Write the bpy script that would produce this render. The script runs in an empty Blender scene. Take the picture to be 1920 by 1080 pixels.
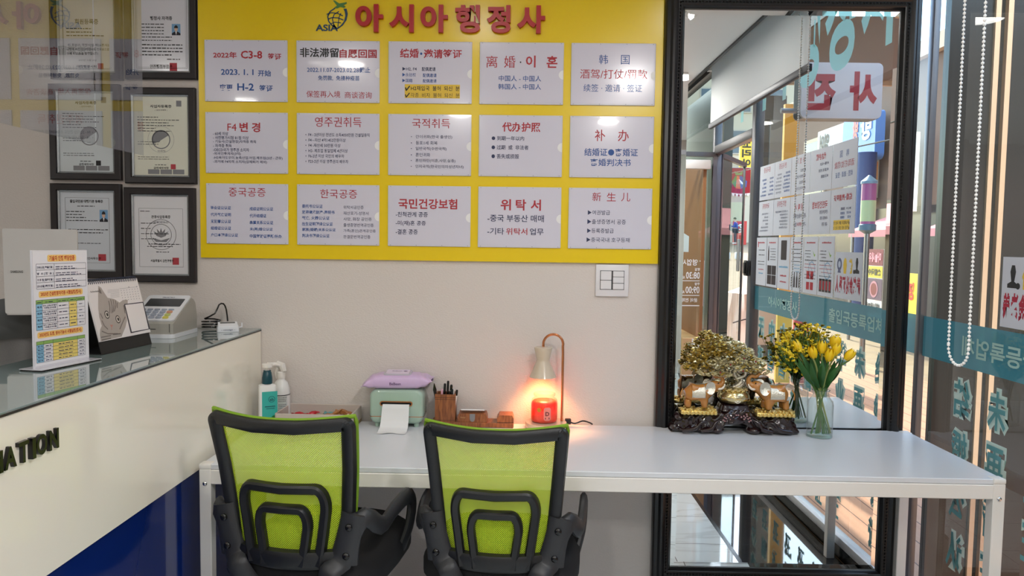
import bpy, bmesh, math, random
from mathutils import Vector, Matrix
random.seed(7)
PI = math.pi
SC = bpy.context.scene
COL = SC.collection

# ---------------------------------------------------------------- camera, sky, sun, room lights, exposure
cam_d = bpy.data.cameras.new('camera')
cam = bpy.data.objects.new('camera', cam_d)
COL.objects.link(cam)
cam_d.sensor_width = 36.0
cam_d.lens = 1385.75 / 1920 * 36.0
cam_d.clip_start = 0.02
cam_d.clip_end = 300
_r = Vector((0.99973477, 0.01861176, 0.01356431))
_u = Vector((-0.01468205, 0.06129577, 0.99801166))
_f = Vector((-0.01774332, 0.99794611, -0.06155277))
cam.matrix_world = Matrix(((_r.x, _u.x, -_f.x, 0.0), (_r.y, _u.y, -_f.y, -2.83),
                           (_r.z, _u.z, -_f.z, 1.445), (0, 0, 0, 1)))
SC.camera = cam

world = bpy.data.worlds.new('sky_world')
SC.world = world
world.use_nodes = True
wn = world.node_tree
for n_ in list(wn.nodes):
    wn.nodes.remove(n_)
w_out = wn.nodes.new('ShaderNodeOutputWorld')
w_bg = wn.nodes.new('ShaderNodeBackground')
w_sky = wn.nodes.new('ShaderNodeTexSky')
w_sky.sky_type = 'NISHITA'
w_sky.sun_disc = False
w_sky.sun_elevation = math.radians(48)
w_sky.sun_rotation = math.radians(190)
w_sky.air_density = 1.3
w_sky.dust_density = 2.0
w_bg.inputs['Strength'].default_value = 0.75
wn.links.new(w_sky.outputs[0], w_bg.inputs[0])
wn.links.new(w_bg.outputs[0], w_out.inputs[0])

sun_d = bpy.data.lights.new('sun', 'SUN')
sun_d.energy = 5.5
sun_d.angle = math.radians(0.6)
sun_d.color = (1.0, 0.93, 0.82)
sun = bpy.data.objects.new('sun', sun_d)
COL.objects.link(sun)
sun.rotation_euler = Vector((0.04, 0.66, -0.75)).to_track_quat('-Z', 'Y').to_euler()
sun.location = (6, -12, 14)

CEIL_Z = 2.6
DOWNLIGHTS = [(-1.15, -2.05), (0.72, -2.40), (-0.25, -1.15), (-2.3, -3.3), (-0.6, -3.9), (0.75, -4.2), (0.75, -1.0), (-2.5, -2.4)]
DOWNLIGHT_POWER = [4.0, 20.0, 2.4, 5.0, 14.0, 20.0, 2.4, 5.0]
SC.view_settings.view_transform = 'Standard'
SC.view_settings.look = 'None'
SC.view_settings.gamma = 1.0
SC.view_settings.use_curve_mapping = False
SC.view_settings.exposure = 0.27
SC.cycles.max_bounces = 12
SC.cycles.transparent_max_bounces = 24
SC.cycles.glossy_bounces = 6
SC.cycles.transmission_bounces = 8
SC.cycles.caustics_reflective = False
SC.cycles.caustics_refractive = False
SC.cycles.sample_clamp_indirect = 6.0

# ---------------------------------------------------------------- materials
def lin(c):
    """sRGB 0-255 triple -> linear"""
    out = []
    for v in c:
        v = v / 255.0
        out.append(v / 12.92 if v <= 0.04045 else ((v + 0.055) / 1.055) ** 2.4)
    return (*out, 1.0)

class M:
    pass
def nodes_of(name):
    m = bpy.data.materials.new(name)
    m.use_nodes = True
    return m, m.node_tree.nodes, m.node_tree.links, m.node_tree.nodes['Principled BSDF']
def mat(name, c, rough=0.5, metal=0.0, spec=0.5, coat=0.0, bump=None, trans=0.0, emit=None, estr=0.0, noise=None, sss=0.0, ior=None):
    """bump=(scale, strength); noise=(scale, amount) mild colour variation"""
    m, N, L, b = nodes_of(name)
    b.inputs['Base Color'].default_value = lin(c)
    b.inputs['Roughness'].default_value = rough
    b.inputs['Metallic'].default_value = metal
    b.inputs['Specular IOR Level'].default_value = spec
    if coat:
        b.inputs['Coat Weight'].default_value = coat
        b.inputs['Coat Roughness'].default_value = 0.04
    if trans:
        b.inputs['Transmission Weight'].default_value = trans
    if ior:
        b.inputs['IOR'].default_value = ior
    if sss:
        b.inputs['Subsurface Weight'].default_value = sss
        b.inputs['Subsurface Scale'].default_value = 0.02
    if emit:
        b.inputs['Emission Color'].default_value = lin(emit)
        b.inputs['Emission Strength'].default_value = estr
    tc = None
    if bump or noise:
        tc = N.new('ShaderNodeTexCoord')
    if bump:
        t = N.new('ShaderNodeTexNoise'); t.inputs['Scale'].default_value = bump[0]; t.inputs['Detail'].default_value = 4
        bp = N.new('ShaderNodeBump'); bp.inputs['Strength'].default_value = bump[1]; bp.inputs['Distance'].default_value = 0.002
        L.new(tc.outputs['Object'], t.inputs['Vector']); L.new(t.outputs['Fac'], bp.inputs['Height']); L.new(bp.outputs[0], b.inputs['Normal'])
    if noise:
        t = N.new('ShaderNodeTexNoise'); t.inputs['Scale'].default_value = noise[0]; t.inputs['Detail'].default_value = 5
        h = N.new('ShaderNodeHueSaturation'); h.inputs['Color'].default_value = lin(c)
        mr = N.new('ShaderNodeMapRange'); mr.inputs['To Min'].default_value = 1 - noise[1]; mr.inputs['To Max'].default_value = 1 + noise[1]
        L.new(tc.outputs['Object'], t.inputs['Vector']); L.new(t.outputs['Fac'], mr.inputs['Value'])
        L.new(mr.outputs[0], h.inputs['Value']); L.new(h.outputs[0], b.inputs['Base Color'])
    return m
def glass_thin(name, tint=(245, 250, 248), rough=0.0, ior=1.5):
    """a flat pane: Fresnel mix of clear transmission and mirror reflection"""
    m = bpy.data.materials.new(name); m.use_nodes = True
    N, L = m.node_tree.nodes, m.node_tree.links
    for n in list(N): N.remove(n)
    o = N.new('ShaderNodeOutputMaterial'); mx = N.new('ShaderNodeMixShader')
    t = N.new('ShaderNodeBsdfTransparent'); g = N.new('ShaderNodeBsdfGlossy'); lw = N.new('ShaderNodeLayerWeight')
    lw.inputs[0].default_value = 0.5; g.inputs['Roughness'].default_value = rough; t.inputs[0].default_value = lin(tint)
    f0 = ((ior - 1) / (ior + 1)) ** 2
    pw = N.new('ShaderNodeMath'); pw.operation = 'POWER'; pw.inputs[1].default_value = 5.0
    ma = N.new('ShaderNodeMath'); ma.operation = 'MULTIPLY_ADD'; ma.inputs[1].default_value = 1 - 2 * f0; ma.inputs[2].default_value = 2 * f0
    L.new(lw.outputs['Facing'], pw.inputs[0]); L.new(pw.outputs[0], ma.inputs[0]); L.new(ma.outputs[0], mx.inputs[0])
    L.new(t.outputs[0], mx.inputs[1]); L.new(g.outputs[0], mx.inputs[2]); L.new(mx.outputs[0], o.inputs[0])
    return m
def translucent(name, c, amount=0.5, rough=0.6, clear=0.0):
    m = bpy.data.materials.new(name); m.use_nodes = True
    N, L = m.node_tree.nodes, m.node_tree.links
    for n in list(N): N.remove(n)
    o = N.new('ShaderNodeOutputMaterial'); mx = N.new('ShaderNodeMixShader'); mx.inputs[0].default_value = amount
    b = N.new('ShaderNodeBsdfPrincipled'); b.inputs['Base Color'].default_value = lin(c); b.inputs['Roughness'].default_value = rough
    t = N.new('ShaderNodeBsdfTranslucent'); t.inputs[0].default_value = lin(c)
    L.new(b.outputs[0], mx.inputs[1]); L.new(t.outputs[0], mx.inputs[2])
    if clear:
        m2 = N.new('ShaderNodeMixShader'); m2.inputs[0].default_value = clear
        tr = N.new('ShaderNodeBsdfTransparent'); tr.inputs[0].default_value = lin(c)
        L.new(mx.outputs[0], m2.inputs[1]); L.new(tr.outputs[0], m2.inputs[2]); L.new(m2.outputs[0], o.inputs[0])
    else:
        L.new(mx.outputs[0], o.inputs[0])
    return m

# ---------------------------------------------------------------- mesh builder
class B:
    def __init__(s):
        s.bm = bmesh.new()
    def box(s, x0, x1, y0, y1, z0, z1, bev=0.0, seg=2):
        vs = [s.bm.verts.new((x, y, z)) for x in (x0, x1) for y in (y0, y1) for z in (z0, z1)]
        fs = [s.bm.faces.new([vs[i] for i in q]) for q in ((0, 1, 3, 2), (4, 6, 7, 5), (0, 4, 5, 1), (2, 3, 7, 6), (0, 2, 6, 4), (1, 5, 7, 3))]
        if bev > 0:
            es = list({e for f in fs for e in f.edges})
            bmesh.ops.bevel(s.bm, geom=es, offset=bev, segments=seg, profile=0.5, affect='EDGES')
        return s
    def ring(s, loops, closed=False, cap=True):
        """loops: list of equal-length vertex-coordinate loops -> skin"""
        R = [[s.bm.verts.new(p) for p in l] for l in loops]
        n = len(R[0]); k = len(R)
        for i in range(k if closed else k - 1):
            a, b = R[i], R[(i + 1) % k]
            for j in range(n):
                s.bm.faces.new((a[j], a[(j + 1) % n], b[(j + 1) % n], b[j]))
        if cap and not closed:
            s.bm.faces.new(R[0][::-1]); s.bm.faces.new(R[-1])
        return s
    def lathe(s, prof, c=(0, 0, 0), seg=32, cap=True, sx=1, sy=1):
        return s.ring([[(c[0] + r * sx * math.cos(2 * PI * j / seg), c[1] + r * sy * math.sin(2 * PI * j / seg), c[2] + z) for j in range(seg)] for r, z in prof], cap=cap)
    def tube(s, pts, r, seg=10, closed=False, cap=True, flat=1.0, up=None):
        pts = [Vector(p) for p in pts]; n = len(pts); loops = []
        rs = r if isinstance(r, (list, tuple)) else [r] * n
        prev = None
        for i, p in enumerate(pts):
            if closed: t = (pts[(i + 1) % n] - pts[i - 1])
            else: t = pts[min(i + 1, n - 1)] - pts[max(i - 1, 0)]
            if t.length < 1e-9: t = Vector((0, 0, 1))
            t.normalize()
            if prev is None:
                a = Vector(up) if up else (Vector((0, 0, 1)) if abs(t.z) < 0.9 else Vector((1, 0, 0)))
                a = (a - t * a.dot(t)).normalized()
            else:
                a = (prev - t * prev.dot(t)).normalized()
            prev = a; b = t.cross(a)
            loops.append([p + a * (rs[i] * math.cos(2 * PI * j / seg)) + b * (rs[i] * flat * math.sin(2 * PI * j / seg)) for j in range(seg)])
        return s.ring(loops, closed=closed, cap=cap)
    def cyl(s, p0, p1, r0, r1=None, seg=20):
        return s.tube([p0, p1], [r0, r0 if r1 is None else r1], seg)
    def ball(s, c, rx, ry=None, rz=None, seg=16, rings=10):
        ry = rx if ry is None else ry; rz = rx if rz is None else rz
        ls = []
        for i in range(1, rings):
            a = PI * i / rings
            ls.append([(c[0] + rx * math.sin(a) * math.cos(2 * PI * j / seg), c[1] + ry * math.sin(a) * math.sin(2 * PI * j / seg), c[2] - rz * math.cos(a)) for j in range(seg)])
        return s.ring(ls)
    def prism(s, poly, f0, f1):
        """poly: 2-D outline; f0/f1 map (a,b)->3-D for the two caps"""
        return s.ring([[f0(a, b) for a, b in poly], [f1(a, b) for a, b in poly]])
    def plate(s, poly, y0, y1):
        """outline in x,z extruded from y0 to y1"""
        return s.prism(poly, lambda a, b: (a, y0, b), lambda a, b: (a, y1, b))
    def slab(s, poly, z0, z1):
        return s.prism(poly, lambda a, b: (a, b, z0), lambda a, b: (a, b, z1))
    def quad(s, *ps):
        s.bm.faces.new([s.bm.verts.new(p) for p in ps]); return s
    def flat(s, poly, y=0.0):
        s.bm.faces.new([s.bm.verts.new((a, y, b)) for a, b in poly]); return s
    def rect(s, x0, z0, x1, z1, y=0.0):
        return s.flat([(x0, z0), (x1, z0), (x1, z1), (x0, z1)], y)
    def grid(s, fn, nu, nv, close_u=False):
        V = [[s.bm.verts.new(fn(i / nu, j / nv)) for j in range(nv + 1)] for i in range(nu + (0 if close_u else 1))]
        k = len(V)
        for i in range(nu):
            for j in range(nv):
                s.bm.faces.new((V[i][j], V[(i + 1) % k][j], V[(i + 1) % k][j + 1], V[i][j + 1]))
        return s
    def raw(s, vs, fs):
        V = [s.bm.verts.new(v) for v in vs]
        for f in fs:
            try: s.bm.faces.new([V[i] for i in f])
            except ValueError: pass
        return s
    def move(s, mtx):
        s.bm.transform(mtx); return s

def link(name, data, parent=None, loc=(0, 0, 0), rot=(0, 0, 0)):
    o = bpy.data.objects.new(name, data); COL.objects.link(o)
    o.location = loc; o.rotation_euler = rot
    if parent is not None: o.parent = parent
    return o
def obj(name, b, m, parent=None, smooth=35, loc=(0, 0, 0), rot=(0, 0, 0), label=None, fix=True):
    bm = b.bm if isinstance(b, B) else b
    if fix: bmesh.ops.recalc_face_normals(bm, faces=bm.faces[:])
    me = bpy.data.meshes.new(name); bm.to_mesh(me); bm.free()
    me.materials.append(m)
    if smooth:
        for p in me.polygons: p.use_smooth = True
        me.set_sharp_from_angle(angle=math.radians(smooth))
    o = link(name, me, parent, loc, rot)
    if label: o['label'] = label
    return o
def tag(o, label, cat, group=None, kind=None):
    o['label'] = label; o['category'] = cat
    if group: o['group'] = group
    if kind: o['kind'] = kind
    return o
def thing(name, label, cat, loc=(0, 0, 0), rz=0.0, group=None):
    o = bpy.data.objects.new(name, None); COL.objects.link(o)
    o.empty_display_size = 0.05
    o.location = loc; o.rotation_euler = (0, 0, rz)
    return tag(o, label, cat, group)
def struct(name, b, m, label=None, parent=None, smooth=None, cat=None):
    o = obj(name, b, m, parent, smooth)
    if parent is None:
        o['kind'] = 'structure'
        if label: o['label'] = label
        if cat: o['category'] = cat
    return o
def kids(o): return [c for c in bpy.data.objects if c.parent == o]
def copy_tree(o, parent=None):
    c = o.copy(); COL.objects.link(c); c.parent = parent
    for ch in kids(o): copy_tree(ch, c)
    return c

# ---------------------------------------------------------------- lettering
_tc = {}
_tmp = bpy.data.scenes.new('lettering_workshop')
def text_raw(body, bold=0.0, res=2, ext=0.0):
    key = (body, bold, res, ext)
    if key not in _tc:
        cu = bpy.data.curves.new('lettering', 'FONT'); cu.body = body; cu.size = 1.0; cu.offset = bold; cu.resolution_u = res; cu.extrude = ext
        o = bpy.data.objects.new('lettering', cu); _tmp.collection.objects.link(o)
        _tmp.view_layers[0].update(); dg = _tmp.view_layers[0].depsgraph
        me = bpy.data.meshes.new_from_object(o.evaluated_get(dg))
        vs = [v.co.copy() for v in me.vertices]; fs = [tuple(p.vertices) for p in me.polygons]
        bpy.data.objects.remove(o); bpy.data.curves.remove(cu); bpy.data.meshes.remove(me)
        _tc[key] = (vs, fs)
    return _tc[key]
def put_text(b, body, x0, z0, x1, z1, y=0.0, bold=0.0, res=2, ext=0.0):
    """fit the glyphs of body into the box x0..x1, z0..z1 facing -y"""
    vs, fs = text_raw(body, bold, res, ext)
    if not vs: return b
    ax, bx = min(v.x for v in vs), max(v.x for v in vs); az, bz = min(v.y for v in vs), max(v.y for v in vs)
    sx = (x1 - x0) / max(bx - ax, 1e-6); sz = (z1 - z0) / max(bz - az, 1e-6); sy = min(sx, sz)
    return b.raw([(x0 + (v.x - ax) * sx, y - v.z * sy - (ext * sy if ext else 0), z0 + (v.y - az) * sz) for v in vs], fs)
def rrect(x0, z0, x1, z1, r, n=5):
    out = []
    for cx, cz, a0 in ((x1 - r, z1 - r, 0), (x0 + r, z1 - r, 90), (x0 + r, z0 + r, 180), (x1 - r, z0 + r, 270)):
        for i in range(n + 1):
            a = math.radians(a0 + 90 * i / n); out.append((cx + r * math.cos(a), cz + r * math.sin(a)))
    return out
def circ(cx, cz, r, n=20, rz=None):
    rz = r if rz is None else rz
    return [(cx + r * math.cos(2 * PI * i / n), cz + rz * math.sin(2 * PI * i / n)) for i in range(n)]
def stroke(b, pts, w, y=0.0):
    """flat ribbon along a 2-D polyline in x,z"""
    for (ax, az), (bx, bz) in zip(pts, pts[1:]):
        d = Vector((bx - ax, bz - az)); l = d.length
        if l < 1e-7: continue
        n = Vector((-d.y, d.x)) / l * (w / 2)
        b.flat([(ax + n.x, az + n.y), (ax - n.x, az - n.y), (bx - n.x, bz - n.y), (bx + n.x, bz + n.y)], y)
    return b

# shared materials
M.black_plastic = mat('black_plastic', (20, 21, 23), 0.42, bump=(400, 0.15))
M.black_gloss = mat('black_gloss', (14, 14, 15), 0.18)
M.white_gloss = mat('white_gloss', (232, 228, 222), 0.2)
M.white_metal = mat('white_metal', (228, 226, 222), 0.35)
M.chrome = mat('chrome', (210, 210, 212), 0.12, 1.0)
M.alu = mat('aluminium', (150, 150, 152), 0.32, 0.9)
M.ink_red = mat('ink_red', (172, 34, 48), 0.5)
M.ink_blue = mat('ink_blue', (38, 82, 150), 0.5)
M.ink_navy = mat('ink_navy', (38, 48, 86), 0.5)
M.ink_black = mat('ink_black', (24, 24, 28), 0.5)
M.ink_grey = mat('ink_grey', (130, 130, 134), 0.5)
M.ink_yellow = mat('ink_yellow', (226, 190, 60), 0.5)
M.paper = mat('paper', (226, 226, 236), 0.45)
M.white = mat('white', (235, 235, 235), 0.5)
# ================================================================ THE ROOM
def wall_mat():
    m, N, L, b = nodes_of('wallpaper')
    b.inputs['Base Color'].default_value = lin((214, 206, 200)); b.inputs['Roughness'].default_value = 0.75
    tc = N.new('ShaderNodeTexCoord'); mp = N.new('ShaderNodeMapping'); mp.inputs['Scale'].default_value = (130, 130, 260)
    v = N.new('ShaderNodeTexVoronoi'); v.inputs['Scale'].default_value = 1.0
    bp = N.new('ShaderNodeBump'); bp.inputs['Strength'].default_value = 0.35; bp.inputs['Distance'].default_value = 0.0015
    L.new(tc.outputs['Object'], mp.inputs[0]); L.new(mp.outputs[0], v.inputs['Vector']); L.new(v.outputs['Distance'], bp.inputs['Height']); L.new(bp.outputs[0], b.inputs['Normal'])
    return m
M.wall = wall_mat()
M.ceil = mat('ceiling_paint', (250, 249, 246), 0.8)
def tile_mat(name, base, vein, scale, rough, grout, veinamt):
    m, N, L, b = nodes_of(name)
    tc = N.new('ShaderNodeTexCoord')
    no = N.new('ShaderNodeTexNoise'); no.inputs['Scale'].default_value = scale; no.inputs['Detail'].default_value = 8; no.inputs['Distortion'].default_value = 1.6
    mp = N.new('ShaderNodeMapping'); mp.inputs['Scale'].default_value = (0.5, 1.6, 1)
    cr = N.new('ShaderNodeValToRGB'); cr.color_ramp.elements[0].position = 0.46; cr.color_ramp.elements[1].position = 0.5
    cr.color_ramp.elements[0].color = lin(base); cr.color_ramp.elements[1].color = lin(vein)
    e = cr.color_ramp.elements.new(0.54); e.color = lin(base)
    br = N.new('ShaderNodeTexBrick'); br.offset = 0.0; br.inputs['Scale'].default_value = 1.0
    br.inputs['Brick Width'].default_value = 0.72; br.inputs['Row Height'].default_value = 0.36; br.inputs['Mortar Size'].default_value = 0.0022
    mx = N.new('ShaderNodeMix'); mx.data_type = 'RGBA'
    L.new(tc.outputs['Object'], mp.inputs[0]); L.new(mp.outputs[0], no.inputs['Vector']); L.new(no.outputs['Fac'], cr.inputs[0])
    L.new(tc.outputs['Object'], br.inputs['Vector']); L.new(br.outputs['Fac'], mx.inputs[0])
    L.new(cr.outputs[0], mx.inputs[6]); mx.inputs[7].default_value = lin(grout)
    L.new(mx.outputs[2], b.inputs['Base Color']); b.inputs['Roughness'].default_value = rough; b.inputs['Coat Weight'].default_value = 0.7; b.inputs['Coat Roughness'].default_value = 0.02; b.inputs['Specular IOR Level'].default_value = 0.8
    return m
M.floor_white = tile_mat('marble_tile', (224, 234, 238), (206, 214, 218), 2.2, 0.06, (120, 122, 124), 0.3)
M.floor_black = tile_mat('black_tile', (16, 16, 18), (40, 38, 36), 3.0, 0.05, (70, 70, 72), 0.3)

RX = 1.5          # plane of the glazed front
b = B(); b.box(-3.4, 1.42, 0.0, 0.12, -0.05, 3.0); struct('wall_back', b, M.wall, 'pale grey textured wallpaper wall')
b = B(); b.box(-3.5, -3.4, -5.6, 0.12, -0.05, 3.0); struct('wall_left', b, M.wall)
b = B(); b.box(-3.5, 1.55, -5.7, -5.6, -0.05, 3.0); struct('wall_front', b, M.wall)
b = B(); b.box(-3.4, 1.0, -5.6, 0.0, -0.06, 0.0); struct('floor', b, M.floor_white, 'white marble tile floor')
b = B(); b.box(1.02, 1.47, -5.6, 0.3, -0.06, 0.0); struct('floor_dark', b, M.floor_black, 'glossy black tile floor along the glass front')
b = B(); b.box(1.0, 1.02, -5.6, 0.0, -0.06, 0.001); struct('trim_1', b, M.black_gloss, 'thin black strip between white and black floor tiles')
b = B(); b.box(-3.4, 1.2, -5.6, 0.0, CEIL_Z, CEIL_Z + 0.06); struct('ceiling', b, M.ceil)
M.recess = mat('recess_grey', (92, 95, 96), 0.6)
b = B(); b.box(1.2, 1.56, -5.6, 0.35, 2.88, 2.94); b.box(1.2, 1.215, -5.6, 0.0, CEIL_Z + 0.03, 2.88)
struct('ceiling_recess', b, M.recess, 'dark grey recess above the roller blind')
b = B(); b.box(1.185, 1.2, -5.6, -0.01, CEIL_Z - 0.012, CEIL_Z + 0.06); struct('trim_2', b, M.black_plastic)

# glazed front: posts, sill, header
M.frame_grey = mat('frame_grey', (112, 113, 117), 0.35, 0.7)
M.sill = mat('sill_white', (205, 206, 208), 0.3)
M.glass = glass_thin('shop_glass', (236, 246, 243))
win = thing('window_1', 'tall clear shop window with teal band and Chinese lettering', 'window', (RX, 0, 0)); win['kind'] = 'structure'
def gl(y0, y1, z0, z1, parent, name='pane', m=None):
    b = B(); b.quad((0, y0, z0), (0, y1, z0), (0, y1, z1), (0, y0, z1)); return obj(name, b, m or M.glass, parent, None, fix=False)
gl(-1.97, -0.02, 0.10, 2.80, win)
gl(0.01, 0.35, 0.10, 2.80, win)
b = B(); b.box(-0.012, 0.012, -0.032, 0.0, 0.0, 2.88, 0.002); obj('window_post', b, M.frame_grey, win)
b = B(); b.box(-0.028, 0.03, -2.04, -1.97, 0.0, 2.88, 0.004); obj('door_post', b, M.frame_grey, win)
b = B(); b.box(-0.022, 0.03, -1.97, -0.035, 0.06, 0.10, 0.003); obj('sill', b, M.sill, win); b = B(); b.box(-0.02, 0.04, -1.97, -0.035, 0.0, 0.06); obj('sill_base', b, M.black_gloss, win)
b = B(); b.box(-0.03, 0.04, -1.97, -0.035, 2.80, 2.88, 0.003); obj('header', b, M.frame_grey, win)

# teal band and its lettering, stuck on the glass for readers outside
M.teal = translucent('teal_film', (80, 150, 166), 0.45, 0.5, 0.12)
M.mint = translucent('mint_film', (186, 240, 230), 0.6, 0.5, 0.10)
M.mint_pale = translucent('pale_lettering', (196, 226, 216), 0.35, 0.5)
M.mint_halo = translucent('mint_halo', (214, 236, 228), 0.3, 0.5)
M.teal_dark = translucent('teal_lettering', (98, 158, 164), 0.3, 0.5)
def glyphs(parent, name, items, m, x, bold=0.0, res=3, flip=1):
    """lettering on a plane of constant local x, readable from +x (flip=1) ; items (text, y0, z0, y1, z1)"""
    b = B()
    for t, y0, z0, y1, z1 in items:
        put_text(b, t, y0, z0, y1, z1, 0, bold, res)
    b.move(Matrix.Rotation(PI / 2, 4, 'Z')); b.move(Matrix.Translation((x, 0, 0)))
    return obj(name, b, m, parent, None, fix=False)
b = B(); b.quad((0.003, -1.97, 1.04), (0.003, 0.0, 1.04), (0.003, 0.0, 1.19), (0.003, -1.97, 1.19)); b.quad((0.003, 0.01, 1.04), (0.003, 0.35, 1.04), (0.003, 0.35, 1.19), (0.003, 0.01, 1.19))
obj('teal_band', b, M.teal, win, None, fix=False)
glyphs(win, 'band_lettering', [('아시아행정사', -1.70, 1.082, -1.24, 1.142), ('출입국등록업체', -0.83, 1.08, -0.288, 1.148)], M.mint_pale, -0.0015, 0.02)
glyphs(win, 'large_lettering', [(ch, -2.62 + i * 0.40, 2.29, -2.28 + i * 0.40, 2.84) for i, ch in enumerate('아시아행정사')], M.mint, 0.003, 0.035, 5)
cols = [(-0.30, '结婚公认证'), (-0.49, '未(再)婚证'), (-0.68, '毕业证公证'), (-0.87, '成绩证公证'), (-1.06, '亲属关系证'), (-1.25, '代开死亡证'), (-1.44, '中国驾驶证'), (-1.63, '中国国籍证'), (-1.82, '无犯罪公证')]
items_o, items_i = [], []
for yc, s in cols:
    zt = 1.005
    for ch in s.replace('(再)', '再'):
        items_o.append((ch, yc - 0.055, zt - 0.145, yc + 0.055, zt)); items_i.append((ch, yc - 0.045, zt - 0.136, yc + 0.045, zt - 0.010)); zt -= 0.178
glyphs(win, 'column_lettering_outline', items_o, M.mint_halo, 0.003, 0.12, 2)
glyphs(win, 'column_lettering', items_i, M.teal_dark, -0.0015, 0.022, 1)

# door opening: header, far post, door swung inward, second pane
door = thing('door_1', 'glass shop door standing open inward with white opening hours', 'door', (RX - 0.01, -2.94, 0), math.radians(84)); door['kind'] = 'structure'
# closed the leaf runs along +y from its hinge; here local x is the leaf's length after the swing
def leaf(parent, w, zt=2.12):
    b = B(); b.quad((0.03, 0, 0.03), (w, 0, 0.03), (w, 0, zt), (0.03, 0, zt)); obj('pane', b, M.glass, parent, None, fix=False)
    b = B(); b.box(0.0, 0.03, -0.015, 0.015, 0.01, zt + 0.03); b.box(0.0, w, -0.015, 0.015, 0.005, 0.05); b.box(0, w, -0.015, 0.015, zt, zt + 0.035); obj('door_frame', b, M.frame_grey, parent)
leaf(door, 0.86)
door.rotation_euler.z = math.radians(176)
HM = mat('white_vinyl', (238, 240, 240), 0.5)
b = B()
# outer face looks to +y: reader sees local x reversed, so the lettering is laid out from the far end towards the hinge
def put_back(b, t, x0, z0, x1, z1, bold=0.02):
    vs, fs = text_raw(t, bold, 2); ax, bx = min(v.x for v in vs), max(v.x for v in vs); az, bz = min(v.y for v in vs), max(v.y for v in vs)
    b.raw([(x0 + (v.x - ax) / (bx - ax) * (x1 - x0), -0.004, z0 + (v.y - az) / (bz - az) * (z1 - z0)) for v in vs], fs)
put_back(b, '영업시간', 0.125, 1.285, 0.30, 1.335)
put_back(b, '평일', 0.105, 1.245, 0.145, 1.268); put_back(b, '08:30', 0.105, 1.183, 0.215, 1.237); put_back(b, 'AM', 0.222, 1.183, 0.25, 1.207)
put_back(b, '주말', 0.105, 1.133, 0.145, 1.155); put_back(b, '09:00', 0.105, 1.07, 0.215, 1.125); put_back(b, 'AM', 0.222, 1.07, 0.25, 1.094)
put_back(b, '문의 전화 010', 0.12, 1.003, 0.30, 1.034)
for z in (1.165, 1.052): b.rect(0.105, z, 0.42, z + 0.006, -0.004)
for q in ((0.072, 0.972, 0.080, 1.325), (0.452, 0.972, 0.460, 1.325), (0.072, 0.972, 0.460, 0.980), (0.072, 1.317, 0.112, 1.325), (0.32, 1.317, 0.460, 1.325)): b.rect(*q, -0.004)
obj('hours_lettering', b, HM, door, None, fix=False)
b = B(); b.plate([(0.20, 1.39), (0.42, 1.39), (0.42, 1.51), (0.31, 1.575), (0.20, 1.51)], -0.006, -0.003)
obj('house_sticker', b, mat('sticker_pale', (205, 225, 222), 0.5), door, None)
b = B(); b.box(0.06, 0.30, -0.06, -0.02, 2.02, 2.09, 0.008); obj('door_closer', b, M.white_metal, door)
b = B(); b.cyl((0.82, -0.05, 0.85), (0.82, -0.05, 1.45), 0.012); b.cyl((0.82, 0, 0.9), (0.82, -0.05, 0.9), 0.008); b.cyl((0.82, 0, 1.4), (0.82, -0.05, 1.4), 0.008); obj('door_handle', b, M.chrome, door)

win2 = thing('window_2', 'glass pane beyond the open door with grey post', 'window', (RX, 0, 0)); win2['kind'] = 'structure'
gl(-5.6, -3.0, 0.10, 2.80, win2)
b = B(); b.box(-0.028, 0.03, -3.0, -2.94, 0.0, 2.88, 0.004); obj('window_post', b, M.frame_grey, win2)
b = B(); b.box(-0.022, 0.03, -5.6, -3.0, 0.06, 0.10, 0.003); obj('sill', b, M.sill, win2); b = B(); b.box(-0.02, 0.04, -5.6, -3.0, 0.0, 0.06); obj('sill_base', b, M.black_gloss, win2)
b = B(); b.box(-0.03, 0.04, -5.6, -2.04, 2.80, 2.88, 0.003); b.box(-0.03, 0.03, -2.94, -2.04, 2.14, 2.20, 0.003); obj('header', b, M.alu, win2)
gl(-2.94, -2.04, 2.20, 2.80, win2)

# outward leaf, swung almost flat, with a long handle
door2 = thing('door_2', 'glass door leaf standing open outward with upright handle', 'door', (RX + 0.03, -2.97, 0), math.radians(-60)); door2['kind'] = 'structure'
leaf(door2, 0.80)
b = B(); b.box(0.76, 0.79, -0.04, -0.015, 1.22, 1.50, 0.006); obj('door_handle', b, M.white_metal, door2)
b = B(); b.box(0.775, 0.80, -0.008, 0.008, 0.03, 2.12); obj('edge_strip', b, M.alu, door2)

# lock clip on the post
b = B(); b.box(-0.014, 0.012, -0.034, 0.034, -0.05, 0.05, 0.006); b.box(-0.022, -0.012, -0.018, 0.018, -0.036, 0.036, 0.003)
tag(obj('door_lock', b, M.black_gloss, None, loc=(RX - 0.042, -2.005, 1.30)), 'black lock case on the grey door post', 'lock')

# hanging clear partition above the reception counter
gp = thing('glass_partition', 'clear hanging glass partition above the reception counter', 'partition', (-1.245, 0, 1.71))
b = B(); b.quad((0, -2.6, 0), (0, -0.70, 0), (0, -0.70, 0.89), (0, -2.6, 0.89)); obj('pane', b, glass_thin('partition_glass', (222, 224, 222), 0, 1.95), gp, None, fix=False)
b = B(); b.quad((0, -0.695, 0), (0, -0.43, 0), (0, -0.43, 0.89), (0, -0.695, 0.89)); obj('pane', b, bpy.data.materials['partition_glass'], gp, None, fix=False)
b = B(); b.box(-0.02, 0.02, -2.6, -0.43, 0.865, 0.89, 0.002); obj('ceiling_rail', b, M.alu, gp)

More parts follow.
